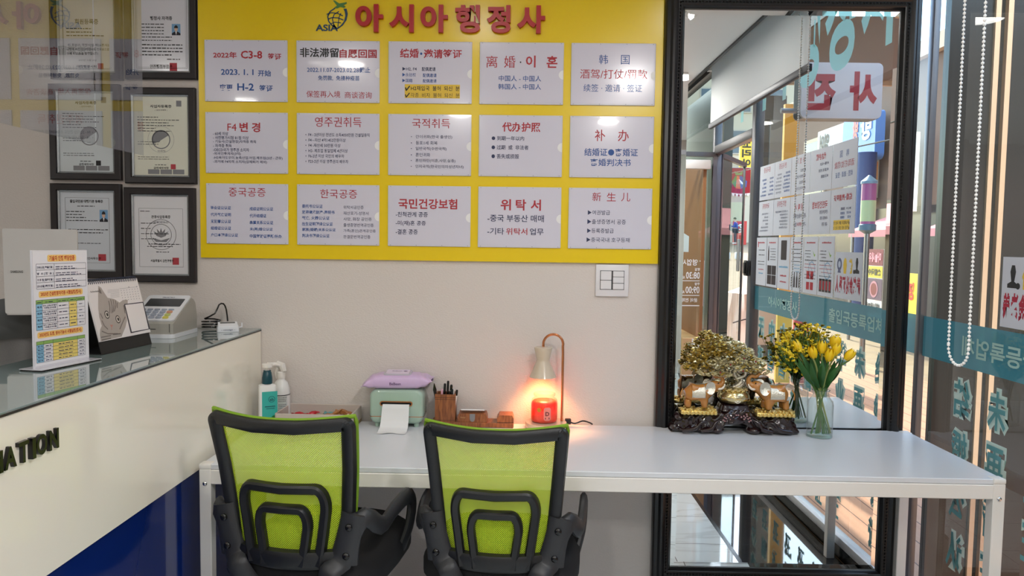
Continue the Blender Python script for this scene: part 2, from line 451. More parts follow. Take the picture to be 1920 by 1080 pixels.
# round downlights in the ceiling
M.lamp_disc = mat('lamp_disc', (255, 255, 255), 0.5, emit=(255, 247, 236), estr=14.0)
for i, (x, y) in enumerate(DOWNLIGHTS):
    where = ['above the reception counter', 'above the aisle behind the green chairs', 'above the desk and chairs', 'in the rear corner of the room', 'at the rear of the room', 'near the open glass door', 'above the white desk by the mirror', 'above the space behind the counter'][i]
    t = thing('ceiling_light', 'round white recessed ceiling light ' + where, 'ceiling light', (x, y, CEIL_Z), 0, 'round ceiling lights')
    b = B(); b.lathe([(0.09, 0.001), (0.105, 0.001), (0.105, -0.008), (0.088, -0.012), (0.085, -0.004)], seg=32, cap=False); obj('trim_ring', b, M.white_metal, t)
    b = B(); b.lathe([(0.086, -0.006), (0.086, -0.004)], seg=32); obj('diffuser', b, M.lamp_disc, t)
    ld = bpy.data.lights.new('ceiling_lamp', 'AREA'); ld.shape = 'DISK'; ld.size = 0.17; ld.energy = DOWNLIGHT_POWER[i]; ld.color = (1.0, 0.97, 0.93)
    lo = bpy.data.objects.new('ceiling_lamp', ld); COL.objects.link(lo); lo.parent = t; lo.location = (0, 0, -0.02)
# ================================================================ BACK WALL: board, notices, certificates, switch
M.yellow = mat('yellow_board', (236, 204, 3), 0.24)
M.red_letter = mat('red_letter', (176, 22, 30), 0.35)
M.acrylic = mat('acrylic', (212, 212, 220), 0.12, coat=0.5)
M.notice_paper = mat('notice_paper', (212, 210, 224), 0.16, coat=0.35)
board = thing('sign_board', 'large yellow wall board with raised red Korean title letters', 'sign board', (-0.372, 0, 1.371))
b = B(); b.box(-0.875, 0.875, -0.012, -0.001, 0, 1.13); obj('panel', b, M.yellow, board)
# raised title
TX = [(-0.648, -0.545), (-0.522, -0.43), (-0.405, -0.303), (-0.275, -0.183), (-0.157, -0.069), (-0.044, 0.060)]
for (x0, x1), ch in zip(TX, '아시아행정사'):
    b = B(); put_text(b, ch, x0 + 0.372, 0.852, x1 + 0.372, 0.953, -0.013, 0.035, 8, 0.075)
    obj('title_letter', b, M.red_letter, board, 30)
def bx(z, r):      # zoom box -> metres on the board for the logo, from the crop (560,0,1060,80)
    return ((-0.648 + (560 + z * 0.2604 - 668) / 501.5) + 0.372)
def lz(z): return 0.9535 - (z - 32) * 0.2604 / 505.0
b = B(); put_text(b, 'ASIA', bx(120, 0), lz(220), bx(283, 0), lz(172), -0.0135, 0.03, 4)
def lp(pts): return [(bx(x, 0), lz(z)) for x, z in pts]
stroke(b, lp([(262, 55), (225, 80), (208, 115), (215, 150), (238, 178), (268, 195)]), 0.0045, -0.0135)
stroke(b, lp([(290, 78), (255, 100), (243, 135), (252, 175), (275, 200)]), 0.0035, -0.0135)
stroke(b, lp([(305, 90), (290, 120), (285, 160), (282, 190)]), 0.003, -0.0135)
stroke(b, lp([(200, 100), (235, 88), (280, 92), (318, 110)]), 0.0035, -0.0135)
stroke(b, lp([(210, 135), (240, 122), (285, 125), (322, 140)]), 0.0035, -0.0135)
stroke(b, lp([(228, 168), (260, 155), (305, 160)]), 0.003, -0.0135)
b.flat(lp([(322, 60), (345, 58), (354, 95), (345, 140), (318, 178), (280, 205), (262, 205), (300, 180), (325, 150), (336, 110), (332, 80)]), -0.0135)
obj('logo_globe', b, mat('logo_navy', (30, 64, 92), 0.5), board, None)
b = B(); b.flat(lp([(246, 0), (262, 2), (292, 22), (345, 12), (348, 22), (322, 36), (340, 44), (325, 54), (300, 46), (278, 58), (255, 52), (275, 38)]), -0.0137)
obj('logo_aeroplane', b, mat('logo_green', (78, 128, 60), 0.5), board, None)

R_, B_, N_, K_, G_ = 'red', 'blue', 'navy', 'black', 'grey'
INK = {R_: M.ink_red, B_: M.ink_blue, N_: M.ink_navy, K_: M.ink_black, G_: M.ink_grey}
BD = 0.022
SIGNS = {
 11: ((47, 268, 612, 687), [(R_, BD, '2022年', 108, 350, 268, 393), (R_, BD, 'C3-8', 296, 342, 442, 395), (R_, BD, '签证', 480, 357, 572, 402), (B_, BD, '2023. 1. 1', 160, 467, 382, 507), (B_, BD, '开始', 412, 472, 502, 515), (B_, BD, '变更', 150, 570, 240, 615), (B_, BD, 'H-2', 270, 563, 384, 612), (B_, BD, '签证', 420, 573, 513, 618)]),
 12: ((672, 275, 1236, 697), [(K_, BD, '非法滞留', 697, 325, 960, 390), (R_, BD, '自愿回国', 965, 332, 1217, 393), (B_, .012, '2022.11.07-2023.02.28截止', 745, 455, 1173, 493), (B_, .012, '免罚款,  免接种疫苗', 820, 513, 1100, 548), (R_, 0, '保签再入境', 740, 618, 970, 664), (R_, 0, '商谈咨询', 1000, 622, 1183, 668)]),
 13: ((1297, 285, 1860, 708), [(R_, BD, '结婚', 1375, 335, 1502, 398), (B_, BD, '•', 1510, 360, 1526, 378), (R_, BD, '邀请签证', 1535, 337, 1792, 400), (N_, .01, '▶H2, F4', 1392, 460, 1488, 487), (N_, .012, '配偶邀请', 1523, 460, 1615, 487), (B_, 0, '▶永驻权', 1392, 500, 1483, 526), (B_, .01, '配偶邀请', 1530, 503, 1622, 529), (B_, 0, '▶国籍', 1392, 540, 1460, 565), (B_, .01, '配偶邀请', 1530, 542, 1622, 566), (K_, .012, '✔H2재입국  불허  되신  분', 1410, 588, 1778, 624), (K_, 0, '✔각종  비자  불허  되신  분', 1410, 636, 1778, 670)]),
 14: ((98, 398, 860, 973), [(R_, 0, '离', 157, 525, 260, 635), (R_, 0, '婚', 320, 525, 422, 635), (K_, 0, '•', 462, 575, 476, 590), (R_, BD, '이', 517, 520, 605, 630), (R_, BD, '혼', 705, 522, 803, 632), (B_, .008, '中国人 - 中国人', 273, 706, 658, 760), (B_, .008, '韩国人 - 中国人', 270, 783, 658, 836)]),
 15: ((942, 408, 1712, 978), [(B_, 0, '韩', 1195, 515, 1277, 602), (B_, 0, '国', 1395, 517, 1473, 602), (R_, 0, '酒驾/打仗/罚款', 1025, 648, 1637, 735), (B_, 0, '续签 · 邀请 · 签证', 1058, 785, 1593, 855)]),
 21: ((52, 70, 617, 487), [(R_, 0, 'F4', 205, 148, 267, 197), (R_, BD, '변', 288, 140, 345, 203), (R_, BD, '경', 372, 140, 430, 205)] + [(N_, .012, t, 105, 205 + i * 27.6, x, 229 + i * 27.6) for i, (t, x) in enumerate([('- 60세 이상', 210), ('- 사전평가시험 81점 이상', 350), ('- 기능사(건설현장)자격증 취득', 402), ('- 자격증 취득', 233), ('-OECD국가 영주권 소지자', 352), ('-외국인투자자(3억)', 295), ('-H2육아도우미.농축산업.어업.제조업(2년 - 근무)', 582), ('-과거에 F4자격 소지자(강제퇴거 제외)', 475)])]),
 22: ((675, 82, 1237, 497), [(R_, 0, '영주권취득', 800, 108, 1115, 175)] + [(N_, .008, t, 735, 216 + i * 36.2, x, 241 + i * 36.2) for i, (t, x) in enumerate([('•  F4 - 2년이상 전년도 소득4050만원 건설일용직', 1170), ('•  F4 - 자산 4억1452만원이상', 1008), ('•  F4 -재산세 50만원 이상', 973), ('•  H2- 제조업 동일업체 4년이상', 1022), ('•  F6-2년 이상 국민의 배우자', 998), ('•  F23-2년 이상 영주권의 배우자', 1026)])]),
 23: ((1297, 92, 1855, 510), [(R_, 0, '국적취득', 1458, 122, 1712, 187)] + [(N_, .006, t, 1450, 234 + i * 40.6, x, 260 + i * 40.6) for i, (t, x) in enumerate([('•   간이귀화(한국 출생인)', 1727), ('•   동포1세 회복', 1628), ('•   일반국적(수반국적)', 1690), ('•   혼인귀화', 1580), ('•   혼인파탄(이혼,사망,실종)', 1750), ('•   인지국적(한국인의미성년자녀)', 1805)])]),
 24: ((68, 65, 622, 480), [(R_, BD, '代办护照', 222, 113, 475, 178), (N_, .01, '● 到期一年以内', 153, 207, 368, 237), (N_, .01, '● 过期  或  非法者', 153, 268, 398, 299), (N_, .01, '● 丢失或损毁', 153, 328, 336, 360)]),
 25: ((682, 72, 1242, 485), [(R_, .005, '补', 848, 163, 918, 240), (R_, .005, '办', 1003, 163, 1075, 240), (B_, .01, '结婚证●离婚证', 780, 288, 1138, 340), (B_, .01, '离婚判决书', 822, 358, 1092, 408)]),
 31: ((57, 557, 620, 967), [(R_, 0, '중국공증', 213, 587, 467, 645)] + [(B_, .018, t, 88, 711 + i * 46.3, x, 735 + i * 46.3) for i, (t, x) in enumerate([('毕业证公认证', 228), ('代开死亡证明', 228), ('无犯罪公认证', 228), ('结婚证公认证', 228), ('户口本翻译公认证', 275)])] + [(B_, .018, t, 356, 715 + i * 46.3, x, 740 + i * 46.3) for i, (t, x) in enumerate([('成绩证明公认证', 518), ('代开结婚证', 471), ('亲属关系公认证', 518), ('未(再)婚公认证', 514), ('中国驾驶证更新/补办', 576)])]),
 32: ((678, 565, 1238, 975), [(R_, 0, '한국공증', 837, 597, 1088, 657)] + [(B_, .018, t, 713, 700 + i * 40, x, 725 + i * 40) for i, (t, x) in enumerate([('委托书公认证', 853), ('放弃继承财产-声明书', 935), ('死亡, 火葬公认证', 900), ('出生证明翻译公认证', 922), ('家族(婚姻)关系公认证', 942), ('判决书翻译公认证', 900)])] + [(N_, 0, t, 995, 705 + i * 40, x, 729 + i * 40) for i, (t, x) in enumerate([('위탁서공인증', 1132), ('재산포기-성명서', 1165), ('사망, 화장 공인증', 1187), ('출생증명번역공인증', 1200), ('가족(혼인)관계공인증', 1215), ('판결문번역공인증', 1178)])]),
 33: ((1297, 578, 1852, 988), [(R_, BD, '국민건강보험', 1368, 665, 1762, 735), (N_, .01, '-친척관계 공증', 1350, 755, 1565, 790), (N_, .01, '-미(재)혼 공증', 1350, 815, 1552, 852), (N_, .01, '-결혼 공증', 1350, 873, 1498, 908)]),
 34: ((63, 550, 608, 953), [(R_, BD, '위', 210, 632, 278, 706), (R_, BD, '탁', 310, 632, 378, 706), (R_, BD, '서', 408, 632, 475, 706), (N_, .01, '-중국 부동산 매매', 125, 735, 496, 782), (N_, .01, '-기타', 125, 823, 235, 868), (R_, .01, '위탁서', 248, 823, 388, 868), (N_, .01, '업무', 405, 823, 495, 868)]),
 35: ((668, 558, 1225, 962), [(R_, 0, '新', 825, 588, 883, 645), (R_, 0, '生', 922, 588, 982, 645), (R_, 0, '儿', 1018, 588, 1078, 645), (N_, 0, '▶여권발급', 797, 706, 945, 737), (N_, 0, '▶출생증명서 공증', 795, 766, 1052, 798), (N_, 0, '▶등록증발급', 795, 827, 972, 858), (N_, 0, '▶중국국내 호구등재', 792, 887, 1080, 918)]),
}
SLAB = {11: 'with red C3-8 and blue H-2 visa lines', 12: 'with black and red heading, dates and vaccine line', 13: 'on marriage visas with two yellow highlighted lines',
 14: 'about divorce with two blue lines of people', 15: 'with two spaced blue characters over a red penalty line', 21: 'headed F4 above eight dense dark lines', 22: 'on permanent residence with six bullets starting F4',
 23: 'on nationality with six bullets kept to its lower half', 24: 'on passport renewal with three large round bullets', 25: 'on document reissue with two wide blue lines in its centre',
 31: 'of two blue Chinese columns, lowest in the yellow board corner', 32: 'pairing bold Chinese lines with thin Korean lines', 33: 'on health insurance with three dashed lines',
 34: 'with a red word inside its last dashed line', 35: 'about newborns with four triangle bullets'}
SX = [-1.2215, -0.873, -0.5255, -0.1825, 0.160]; SZ = [2.1915, 1.9225, 1.6545]
SW, SH = 0.3145, 0.229
sign_ink = {}
def sign_prints(k, parent, w, h, y):
    """lettering of notice k on a sheet of w x h centred on x, base at z 0"""
    (x0, y0, x1, y1), rows = SIGNS[k]
    by = {}
    for ink, bold, t, a, c, d, e in rows:
        by.setdefault(ink, B())
        f = lambda v: (v - x0) / (x1 - x0) * w - w / 2
        g = lambda v: (1 - (v - y0) / (y1 - y0)) * h
        put_text(by[ink], t, f(a), g(e), f(d), g(c), y - 0.0004, bold, 2)
    if k == 13:
        b = B(); b.rect((1408 - x0) / (x1 - x0) * w - w / 2, (1 - (672 - y0) / (y1 - y0)) * h, (1780 - x0) / (x1 - x0) * w - w / 2, (1 - (578 - y0) / (y1 - y0)) * h, y - 0.0002)
        obj('highlight', b, M.ink_yellow, parent, None)
    for ink, b in by.items():
        obj('lettering', b, INK[ink], parent, None, label=ink + ' lettering')
for i, k in enumerate(sorted(SIGNS)):
    c, r = i % 5, i // 5
    t = thing('acrylic_notice', 'white acrylic wall notice ' + SLAB[k], 'notice', (SX[c] + SW / 2, -0.012, SZ[r] - SH), 0, 'acrylic notices on the yellow board')
    b = B(); b.box(-SW / 2, SW / 2, -0.006, -0.0005, 0, SH, 0.0012, 1); obj('holder', b, M.acrylic, t)
    b = B(); b.box(-SW / 2 + 0.006, SW / 2 - 0.006, -0.0066, -0.006, 0.006, SH - 0.006); obj('paper', b, M.notice_paper, t)
    b = B(); b.flat([(SW / 2 - 0.001 + 0.017 * math.cos(a), SH * 0.48 + 0.017 * math.sin(a)) for a in [PI / 2 + PI * j / 12 for j in range(13)]], -0.0069); obj('thumb_notch', b, M.white, t, None)
    b = B()
    for q in range(4):
        for zz in (0.004, SH - 0.004): b.cyl((-SW / 2 + 0.01 + q * (SW - 0.02) / 3, -0.0062, zz), (-SW / 2 + 0.01 + q * (SW - 0.02) / 3, -0.0068, zz), 0.0014, seg=8)
    obj('rivet', b, M.ink_grey, t)
    sign_prints(k, t, SW, SH, -0.0068)

# ---- certificates
M.cert_frame = mat('frame_dark', (30, 24, 26), 0.4)
M.cert_trim = mat('frame_silver', (168, 172, 176), 0.25, 0.8)
M.seal = mat('seal_red', (178, 60, 70), 0.6)
M.photo_blue = mat('photo_blue', (120, 165, 205), 0.5)
M.skin = mat('photo_skin', (214, 178, 155), 0.6)
M.suit = mat('photo_suit', (32, 34, 44), 0.6)
CERT = [
 ('행정회', -1.675, 2.2205, (222, 222, 226), 'certificate with thin rounded border hung above a yellowish one, far from the board'),
 ('자격', -1.3895, 2.2245, (222, 222, 230), 'certificate with suited portrait, hung highest beside the yellow board'),
 ('사업', -1.6855, 1.842, (206, 214, 218), 'greyish business certificate with faint round emblem and dark grey seal'),
 ('사업2', -1.397, 1.8315, (222, 222, 206), 'yellowish business certificate with large grey emblem and red seal'),
 ('출입국', -1.688, 1.4665, (206, 212, 220), 'certificate with blue portrait, partly behind the laptop'),
 ('관광', -1.4025, 1.4545, (224, 224, 228), 'certificate with grey lotus emblem, lowest beside the yellow board'),
]
def fill_lines(b, rows, y=0.0):
    for x0, z, x1, h in rows:
        x = x0
        while x < x1:
            w = min(random.uniform(0.006, 0.018), x1 - x); b.rect(x, z, x + w, z + h * random.uniform(0.5, .7), y); x += w + 0.0028
def portrait(parent, x0, z0, x1, z1, y):
    w, h = x1 - x0, z1 - z0; cx = (x0 + x1) / 2
    p = obj('portrait_photo', B().rect(x0, z0, x1, z1, y), M.photo_blue, parent, None)
    obj('suit', B().flat([(x0, z0), (x1, z0), (x1, z0 + .16 * h), (cx + .18 * w, z0 + .32 * h), (cx - .18 * w, z0 + .32 * h), (x0, z0 + .16 * h)], y - .0002), M.suit, p, None)
    obj('shirt', B().flat([(cx - .1 * w, z0 + .33 * h), (cx, z0), (cx + .1 * w, z0 + .33 * h)], y - .0003), M.white, p, None)
    obj('face', B().flat(circ(cx, z0 + .58 * h, .2 * w, 16, .25 * h), y - .0004), M.skin, p, None)
    obj('hair', B().flat([(cx + .22 * w * math.cos(a), z0 + .62 * h + .26 * h * math.sin(a)) for a in [PI * j / 12 for j in range(13)]], y - .0005), M.ink_black, p, None)
for i, (nm, cx, cz, pc, lab) in enumerate(CERT):
    W2, H2 = 0.1365, 0.181
    t = thing('certificate_frame', 'black framed ' + lab, 'picture frame', (cx, -0.001, cz - H2), 0, 'framed certificates on the wall')
    iw, ih = 0.110, 0.152
    b = B()
    prof = [(0, 0), (0, -0.016), (0.004, -0.02), (W2 - iw - 0.003, -0.017), (W2 - iw, -0.009), (W2 - iw, 0)]
    def rl(d, y, a=W2, c=H2): return [(-a + d, y, d), (a - d, y, d), (a - d, y, 2 * c - d), (-a + d, y, 2 * c - d)]
    b.ring([rl(d, y) for d, y in prof], closed=True); obj('frame', b, M.cert_frame, t)
    b = B(); b.ring([rl(W2 - iw + d, y) for d, y in [(0, -0.004), (0, -0.0115), (0.006, -0.008), (0.006, -0.004)]], closed=True); obj('inner_trim', b, M.cert_trim, t)
    pm = mat('certificate_paper', pc, 0.14, coat=0.3)
    b = B(); b.box(-iw, iw, -0.005, -0.001, H2 - ih, H2 + ih); obj('paper', b, pm, t)
    y = -0.0054
    k = B(); g = B(); r = B()
    zt = H2 + ih; xl = -iw + 0.012
    if i == 0:
        put_text(k, '회원등록증', -0.045, zt - 0.125, 0.045, zt - 0.105, y, .02)
        fill_lines(k, [(-0.078, zt - 0.143 - q * .013, 0.02 + .045 * (q == 2), .006) for q in range(3)], y)
        for q, s in enumerate(['위 회원은 행정사법 제26조의2', '규정에 따라 대한행정사회 정회원으로', '등록 되었음을 증명합니다.']): put_text(k, s, -0.078 + .004 * (q == 0), zt - 0.207 - q * .016, [0.085, 0.085, 0.045][q], zt - 0.197 - q * .016, y, .01, 1)
        put_text(k, '2021년 10월 20일', -0.033, zt - 0.262, 0.035, zt - 0.255, y, 0, 1); put_text(k, '대한행정사회', -0.04, zt - 0.281 - 0.006, 0.035, zt - 0.275 - 0.002, y, .02)
        r.rect(0.04, zt - .292, 0.062, zt - .27, y)
        for q in range(2): stroke(g, rrect(-0.092 + q * .003, H2 - ih + .012 + q * .003, 0.092 - q * .003, zt - 0.012 - q * .003, 0.008) , .0012, y)
        stroke(g, [(-0.092, zt - .02), (-0.092, H2 - ih + .02)], .0012, y)
    elif i == 1:
        put_text(k, '행정사 자격증', -0.042, zt - 0.112, 0.042, zt - 0.097, y, .02)
        fill_lines(k, [(-0.075, zt - 0.128 - q * .012, 0.01 + .03 * (q > 3), .005) for q in range(6)], y)
        fill_lines(k, [(-0.075, zt - 0.205 - q * .0125, 0.08 - .04 * (q == 3), .006) for q in range(4)], y)
        fill_lines(k, [(0.02, zt - .258, .07, .005)], y)
        put_text(k, '안전행정부장관', -0.045, zt - 0.292, 0.04, zt - 0.276, y, .02); r.rect(0.03, zt - .3, 0.058, zt - .27, y)
        portrait(t, 0.04, zt - .167, 0.073, zt - .125, y)
        for d, w in ((0.013, .0016), (.0175, .0008)): stroke(g, [(-iw + d, H2 - ih + d), (iw - d, H2 - ih + d), (iw - d, zt - d), (-iw + d, zt - d), (-iw + d, H2 - ih + d)], w, y)
    elif i in (2, 3):
        put_text(k, '사업자등록증', -0.04, zt - 0.046, 0.042, zt - 0.034, y, .02, 1); put_text(k, '( 일반과세자 )', -0.022, zt - 0.058, 0.026, zt - 0.051, y, 0, 1)
        fill_lines(k, [(-0.09, zt - .082 - q * .0105, [-.01, .07, .03, .05, -.02, .04][q], .004) for q in range(6)], y)
        fill_lines(k, [(-0.09, zt - .175 - q * .009, -.01, .003) for q in range(2)] + [(-0.09, zt - .232 - q * .008, .03, .003) for q in range(2)], y)
        cxm = 0.0 if i == 3 else 0.012; cm = zt - .165; rr = .034
        ring_o = circ(cxm, cm, rr, 28); 
        g.flat([(cxm + rr * math.cos(a), cm + rr * math.sin(a)) for a in [0.5 + PI * j / 16 for j in range(17)]] + [(cxm + rr * .5 * math.cos(0.5 + PI) * (1 - j / 8) , cm + rr * .5 * math.sin(.5 + PI) * (1 - j / 8) - .006 * math.sin(PI * j / 8)) for j in range(1, 8)], y)
        stroke(g, ring_o + [ring_o[0]], .004, y)
        if i == 3:
            o2 = circ(cxm, cm, .05, 32); stroke(g, o2 + [o2[0]], .0008, y); put_text(g, '국세청', cxm - .015, cm - .047, cxm + .015, cm - .04, y, .01, 1)
        put_text(k, '금천세무서장', -0.03, zt - .277, .028, zt - .268, y, .02, 1); fill_lines(k, [(-.025, zt - .262, .02, .004)], y)
        (r if i == 3 else k).rect(0.036, zt - .277, 0.055, zt - .258, y)
        for q in range(3): g.rect(-.052 + q * .048, H2 - ih + .008, -.008 + q * .048, H2 - ih + .026, y)
        g.rect(.06, zt - .04, .08, zt - .018, y)
    elif i == 4:
        put_text(k, '출입국민원 대행기관 등록증', -0.066, zt - 0.044, 0.062, zt - 0.032, y, .03, 1); fill_lines(k, [(-.038, zt - .058, .03, .004)], y)
        fill_lines(k, [(-0.082, zt - .079 - q * .0115, [-.01, -.02, -.005, .04][q], .005) for q in range(4)], y)
        fill_lines(k, [(-0.075, zt - .148, .08, .005), (-.082, zt - .160, .06, .005), (-.04, zt - .2, .05, .004)], y)
        put_text(k, '서울출입국외국인사무소장', -0.075, zt - .262, .05, zt - .252, y, .025, 1); r.rect(.04, zt - .266, .07, zt - .24, y)
        portrait(t, .048, zt - .116, .08, zt - .07, y)
        stroke(g, [(-.085, H2 - ih + .03), (.085, H2 - ih + .03), (.085, zt - .025), (-.085, zt - .025), (-.085, H2 - ih + .03)], .0012, y)
    else:
        put_text(k, '관광사업등록증', -0.037, zt - 0.088, 0.037, zt - 0.076, y, .02, 1); fill_lines(k, [(-.08, zt - .062, -.04, .004)], y)
        fill_lines(k, [(-0.078, zt - .108 - q * .02, [-.02, -.04, .03, -.02][q], .004) for q in range(4)] + [(-.05, zt - .188, .075, .005), (-.055, zt - .197, .045, .005), (-.02, zt - .218, .03, .004)], y)
        put_text(k, '서울특별시 금천구청장', -0.042, zt - .256, .048, zt - .245, y, .02, 1); r.rect(.043, zt - .265, .068, zt - .238, y)
        cm = zt - .15
        for rr in (.058, .04): c_ = circ(0, cm, rr, 36); stroke(g, c_ + [c_[0]], .0022, y)
        for a in (-50, -25, 0, 25, 50):
            ra = math.radians(a); d = Vector((math.sin(ra), math.cos(ra))); n = Vector((d.y, -d.x)); o_ = Vector((0, cm - .012))
            g.flat([tuple(o_), tuple(o_ + d * .018 + n * .006), tuple(o_ + d * .038), tuple(o_ + d * .018 - n * .006)], y + .0001 * abs(a) / 50)
        g.flat([(-.035, cm - .012), (0, cm - .022), (.035, cm - .012), (.02, cm - .028), (-.02, cm - .028)], y)
        put_text(g, 'GEUMCHEON-GU', -.03, cm + .043, .03, cm + .052, y, .02, 1)
        stroke(g, [(-.085, H2 - ih + .03), (.085, H2 - ih + .03), (.085, zt - .05), (-.085, zt - .05), (-.085, H2 - ih + .03)], .0012, y)
    obj('lettering', k, M.ink_black, t, None); obj('border_print', g, M.ink_grey, t, None)
    if len(r.bm.verts): obj('red_seal', r, M.seal, t, None)

# ---- light switch
sw = thing('light_switch', 'white wall switch plate with five rockers under the yellow board', 'light switch', (0.331, 0, 1.244))
M.switch = mat('switch_white', (226, 224, 226), 0.35)
b = B(); b.box(-0.063, 0.063, -0.011, -0.0005, 0, 0.122, 0.003); obj('plate', b, M.switch, sw)
b = B(); b.box(-0.046, 0.046, -0.0115, -0.0108, 0.026, 0.099); obj('recess', b, mat('switch_gap', (70, 68, 70), 0.6), sw)
for q in ((-0.044, -0.003, 0.063, 0.097), (-0.044, -0.003, 0.028, 0.061), (0.003, 0.044, 0.076, 0.097), (0.003, 0.044, 0.052, 0.0745), (0.003, 0.044, 0.028, 0.050)):
    b = B(); b.box(q[0], q[1], -0.0145, -0.011, q[2], q[3], 0.001, 1); obj('rocker', b, M.switch, sw)

# ---- tall mirror
mir = thing('wall_mirror', 'tall black framed mirror behind the white desk', 'mirror', (0.975, -0.0174, 0.125), 0.0064)
MW, MH = 0.4705, 1.1325      # half outer size
IWD = 0.0725
M.mirror_frame = mat('mirror_frame', (17, 17, 19), 0.28)
def ml(d, y): return [(-MW + d, y, d), (MW - d, y, d), (MW - d, y, 2 * MH - d), (-MW + d, y, 2 * MH - d)]
prof = [(0, 0.014), (0, -0.012), (0.006, -0.02), (0.018, -0.023), (0.026, -0.031), (0.034, -0.033), (0.041, -0.028), (0.046, -0.023), (0.058, -0.021), (0.064, -0.017), (0.067, -0.010), (IWD, -0.004), (IWD, 0.014)]
b = B(); b.ring([ml(d, y) for d, y in prof], closed=True); obj('frame', b, M.mirror_frame, mir, 25)
b = B()
def carve(x, z, ang):
    for s in (-1, 1):
        a = ang + s * 0.6
        m = Matrix.Translation((x, -0.0225, z)) @ Matrix.Rotation(-a, 4, 'Y')
        vs = [m @ Vector(p) for p in ((-.0052, 0, -.0016), (.0052, 0, -.0016), (.0052, 0, .0016), (-.0052, 0, .0016), (-.003, -.0035, 0), (.003, -.0035, 0))]
        b.raw(vs, [(0, 1, 5, 4), (1, 2, 5), (2, 3, 4, 5), (3, 0, 4)])
z = 0.06
while z < 2 * MH - 0.055:
    for x in (-MW + 0.052, MW - 0.052): carve(x, z, PI / 2)
    z += 0.0125
x = -MW + 0.06
while x < MW - 0.055:
    for zz in (0.052, 2 * MH - 0.052): carve(x, zz, 0)
    x += 0.0125
obj('carved_beading', b, M.mirror_frame, mir, 20)
m_, N_m, L_m, pb = nodes_of('mirror_silver')
pb.inputs['Base Color'].default_value = (0.93, 0.95, 0.945, 1); pb.inputs['Metallic'].default_value = 1.0; pb.inputs['Roughness'].default_value = 0.0
M.mirror = m_
b = B(); dz = 0.020
ou = ml(IWD - 0.002, 0.0016); inn = ml(IWD + dz, 0.0)
V = [b.bm.verts.new(p) for p in ou + inn]
for i in range(4): b.bm.faces.new((V[i], V[(i + 1) % 4], V[4 + (i + 1) % 4], V[4 + i]))
b.bm.faces.new(V[4:])
obj('mirror_glass', b, M.mirror, mir, None)
# ================================================================ DESK, COUNTER, CHAIRS
M.table = mat('table_white', (212, 215, 220), 0.3)
M.table_frame = mat('table_frame', (228, 224, 218), 0.38)
TL, TR, TF, TB = -0.996, 1.461, -0.611, -0.03
desk = thing('desk', 'long white desk with square steel legs along the wall', 'desk', ((TL + TR) / 2, (TF + TB) / 2, 0))
hx, hy = (TR - TL) / 2, (TB - TF) / 2
b = B(); b.box(-hx + 0.003, hx - 0.003, -hy + 0.003, hy, 0.733, 0.75, 0.002, 1); obj('tabletop', b, M.table, desk)
b = B(); b.box(-hx + 0.036, hx - 0.036, -hy, -hy + 0.025, 0.688, 0.7325, 0.002, 1); b.box(-hx + 0.036, hx - 0.036, hy - 0.025, hy, 0.688, 0.7325)
b.box(-hx, -hx + 0.025, -hy + 0.036, hy - 0.036, 0.688, 0.7325); b.box(hx - 0.025, hx, -hy + 0.036, hy - 0.036, 0.688, 0.7325); obj('apron_frame', b, M.table_frame, desk)
for sx in (-1, 1):
    for sy in (-1, 1):
        x, y = sx * (hx - 0.018), sy * (hy - 0.018)
        b = B(); b.box(x - 0.018, x + 0.018, y - 0.018, y + 0.018, 0, 0.735, 0.002, 1); lg = obj('leg', b, M.table_frame, desk)
        if sy < 0:
            b = B(); b.ball((x, y - 0.018, 0.690), 0.0075, 0.005, 0.0075); obj('bolt', b, M.chrome, lg)
        b = B(); b.box(x - 0.019, x + 0.019, y - 0.019, y + 0.019, 0.735, 0.7515, 0.004); obj('leg_cap', b, M.table_frame, lg)

M.counter_white = mat('counter_white', (252, 247, 232), 0.12, coat=0.4)
M.counter_navy = mat('counter_navy', (14, 40, 110), 0.1, coat=0.4)
M.counter_glass = mat('counter_glass', (128, 146, 146), 0.03, spec=0.7, coat=0.6)
M.glass_edge = mat('glass_edge', (22, 40, 44), 0.2)
ct = thing('reception_counter', 'white and navy reception counter with grey glass top', 'counter', (-1.2, 0, 0))
b = B(); b.box(-0.20, 0.180, -2.6, -0.004, 0.716, 1.092); obj('upper_body', b, M.counter_white, ct)
b = B(); b.box(-0.20, 0.168, -2.6, -0.004, 0.0, 0.716); obj('lower_body', b, M.counter_navy, ct)
b = B(); b.box(-0.19, 0.1815, -2.6, -0.004, 1.0935, 1.1, 0.001, 1); obj('glass_top', b, M.counter_glass, ct)
b = B(); b.box(-0.20, 0.1825, -2.6, -0.004, 1.0905, 1.0955); obj('top_edge', b, M.glass_edge, ct)
b = B(); b.box(-0.42, -0.20, -2.6, -0.004, 0.70, 0.73); b.box(-0.42, -0.40, -2.6, -2.55, 0, 0.7); b.box(-0.42, -0.40, -0.06, -0.004, 0, 0.7); obj('work_surface', b, M.counter_white, ct)
LT = 'INFORMATION'; yy = -1.259; hgt = 0.044
for ch, w in zip(LT[::-1], [0.031, 0.033, 0.011, 0.029, 0.034, 0.040, 0.031, 0.033, 0.028, 0.032, 0.011]):
    b = B(); put_text(b, ch, 0, 0, w, hgt, 0, 0.03, 5, 0.09); b.move(Matrix.Translation((0.180, yy - w, 0.985)) @ Matrix.Rotation(PI / 2, 4, 'Z'))
    obj('raised_letter', b, M.black_gloss, ct, 30); yy -= w + 0.0075

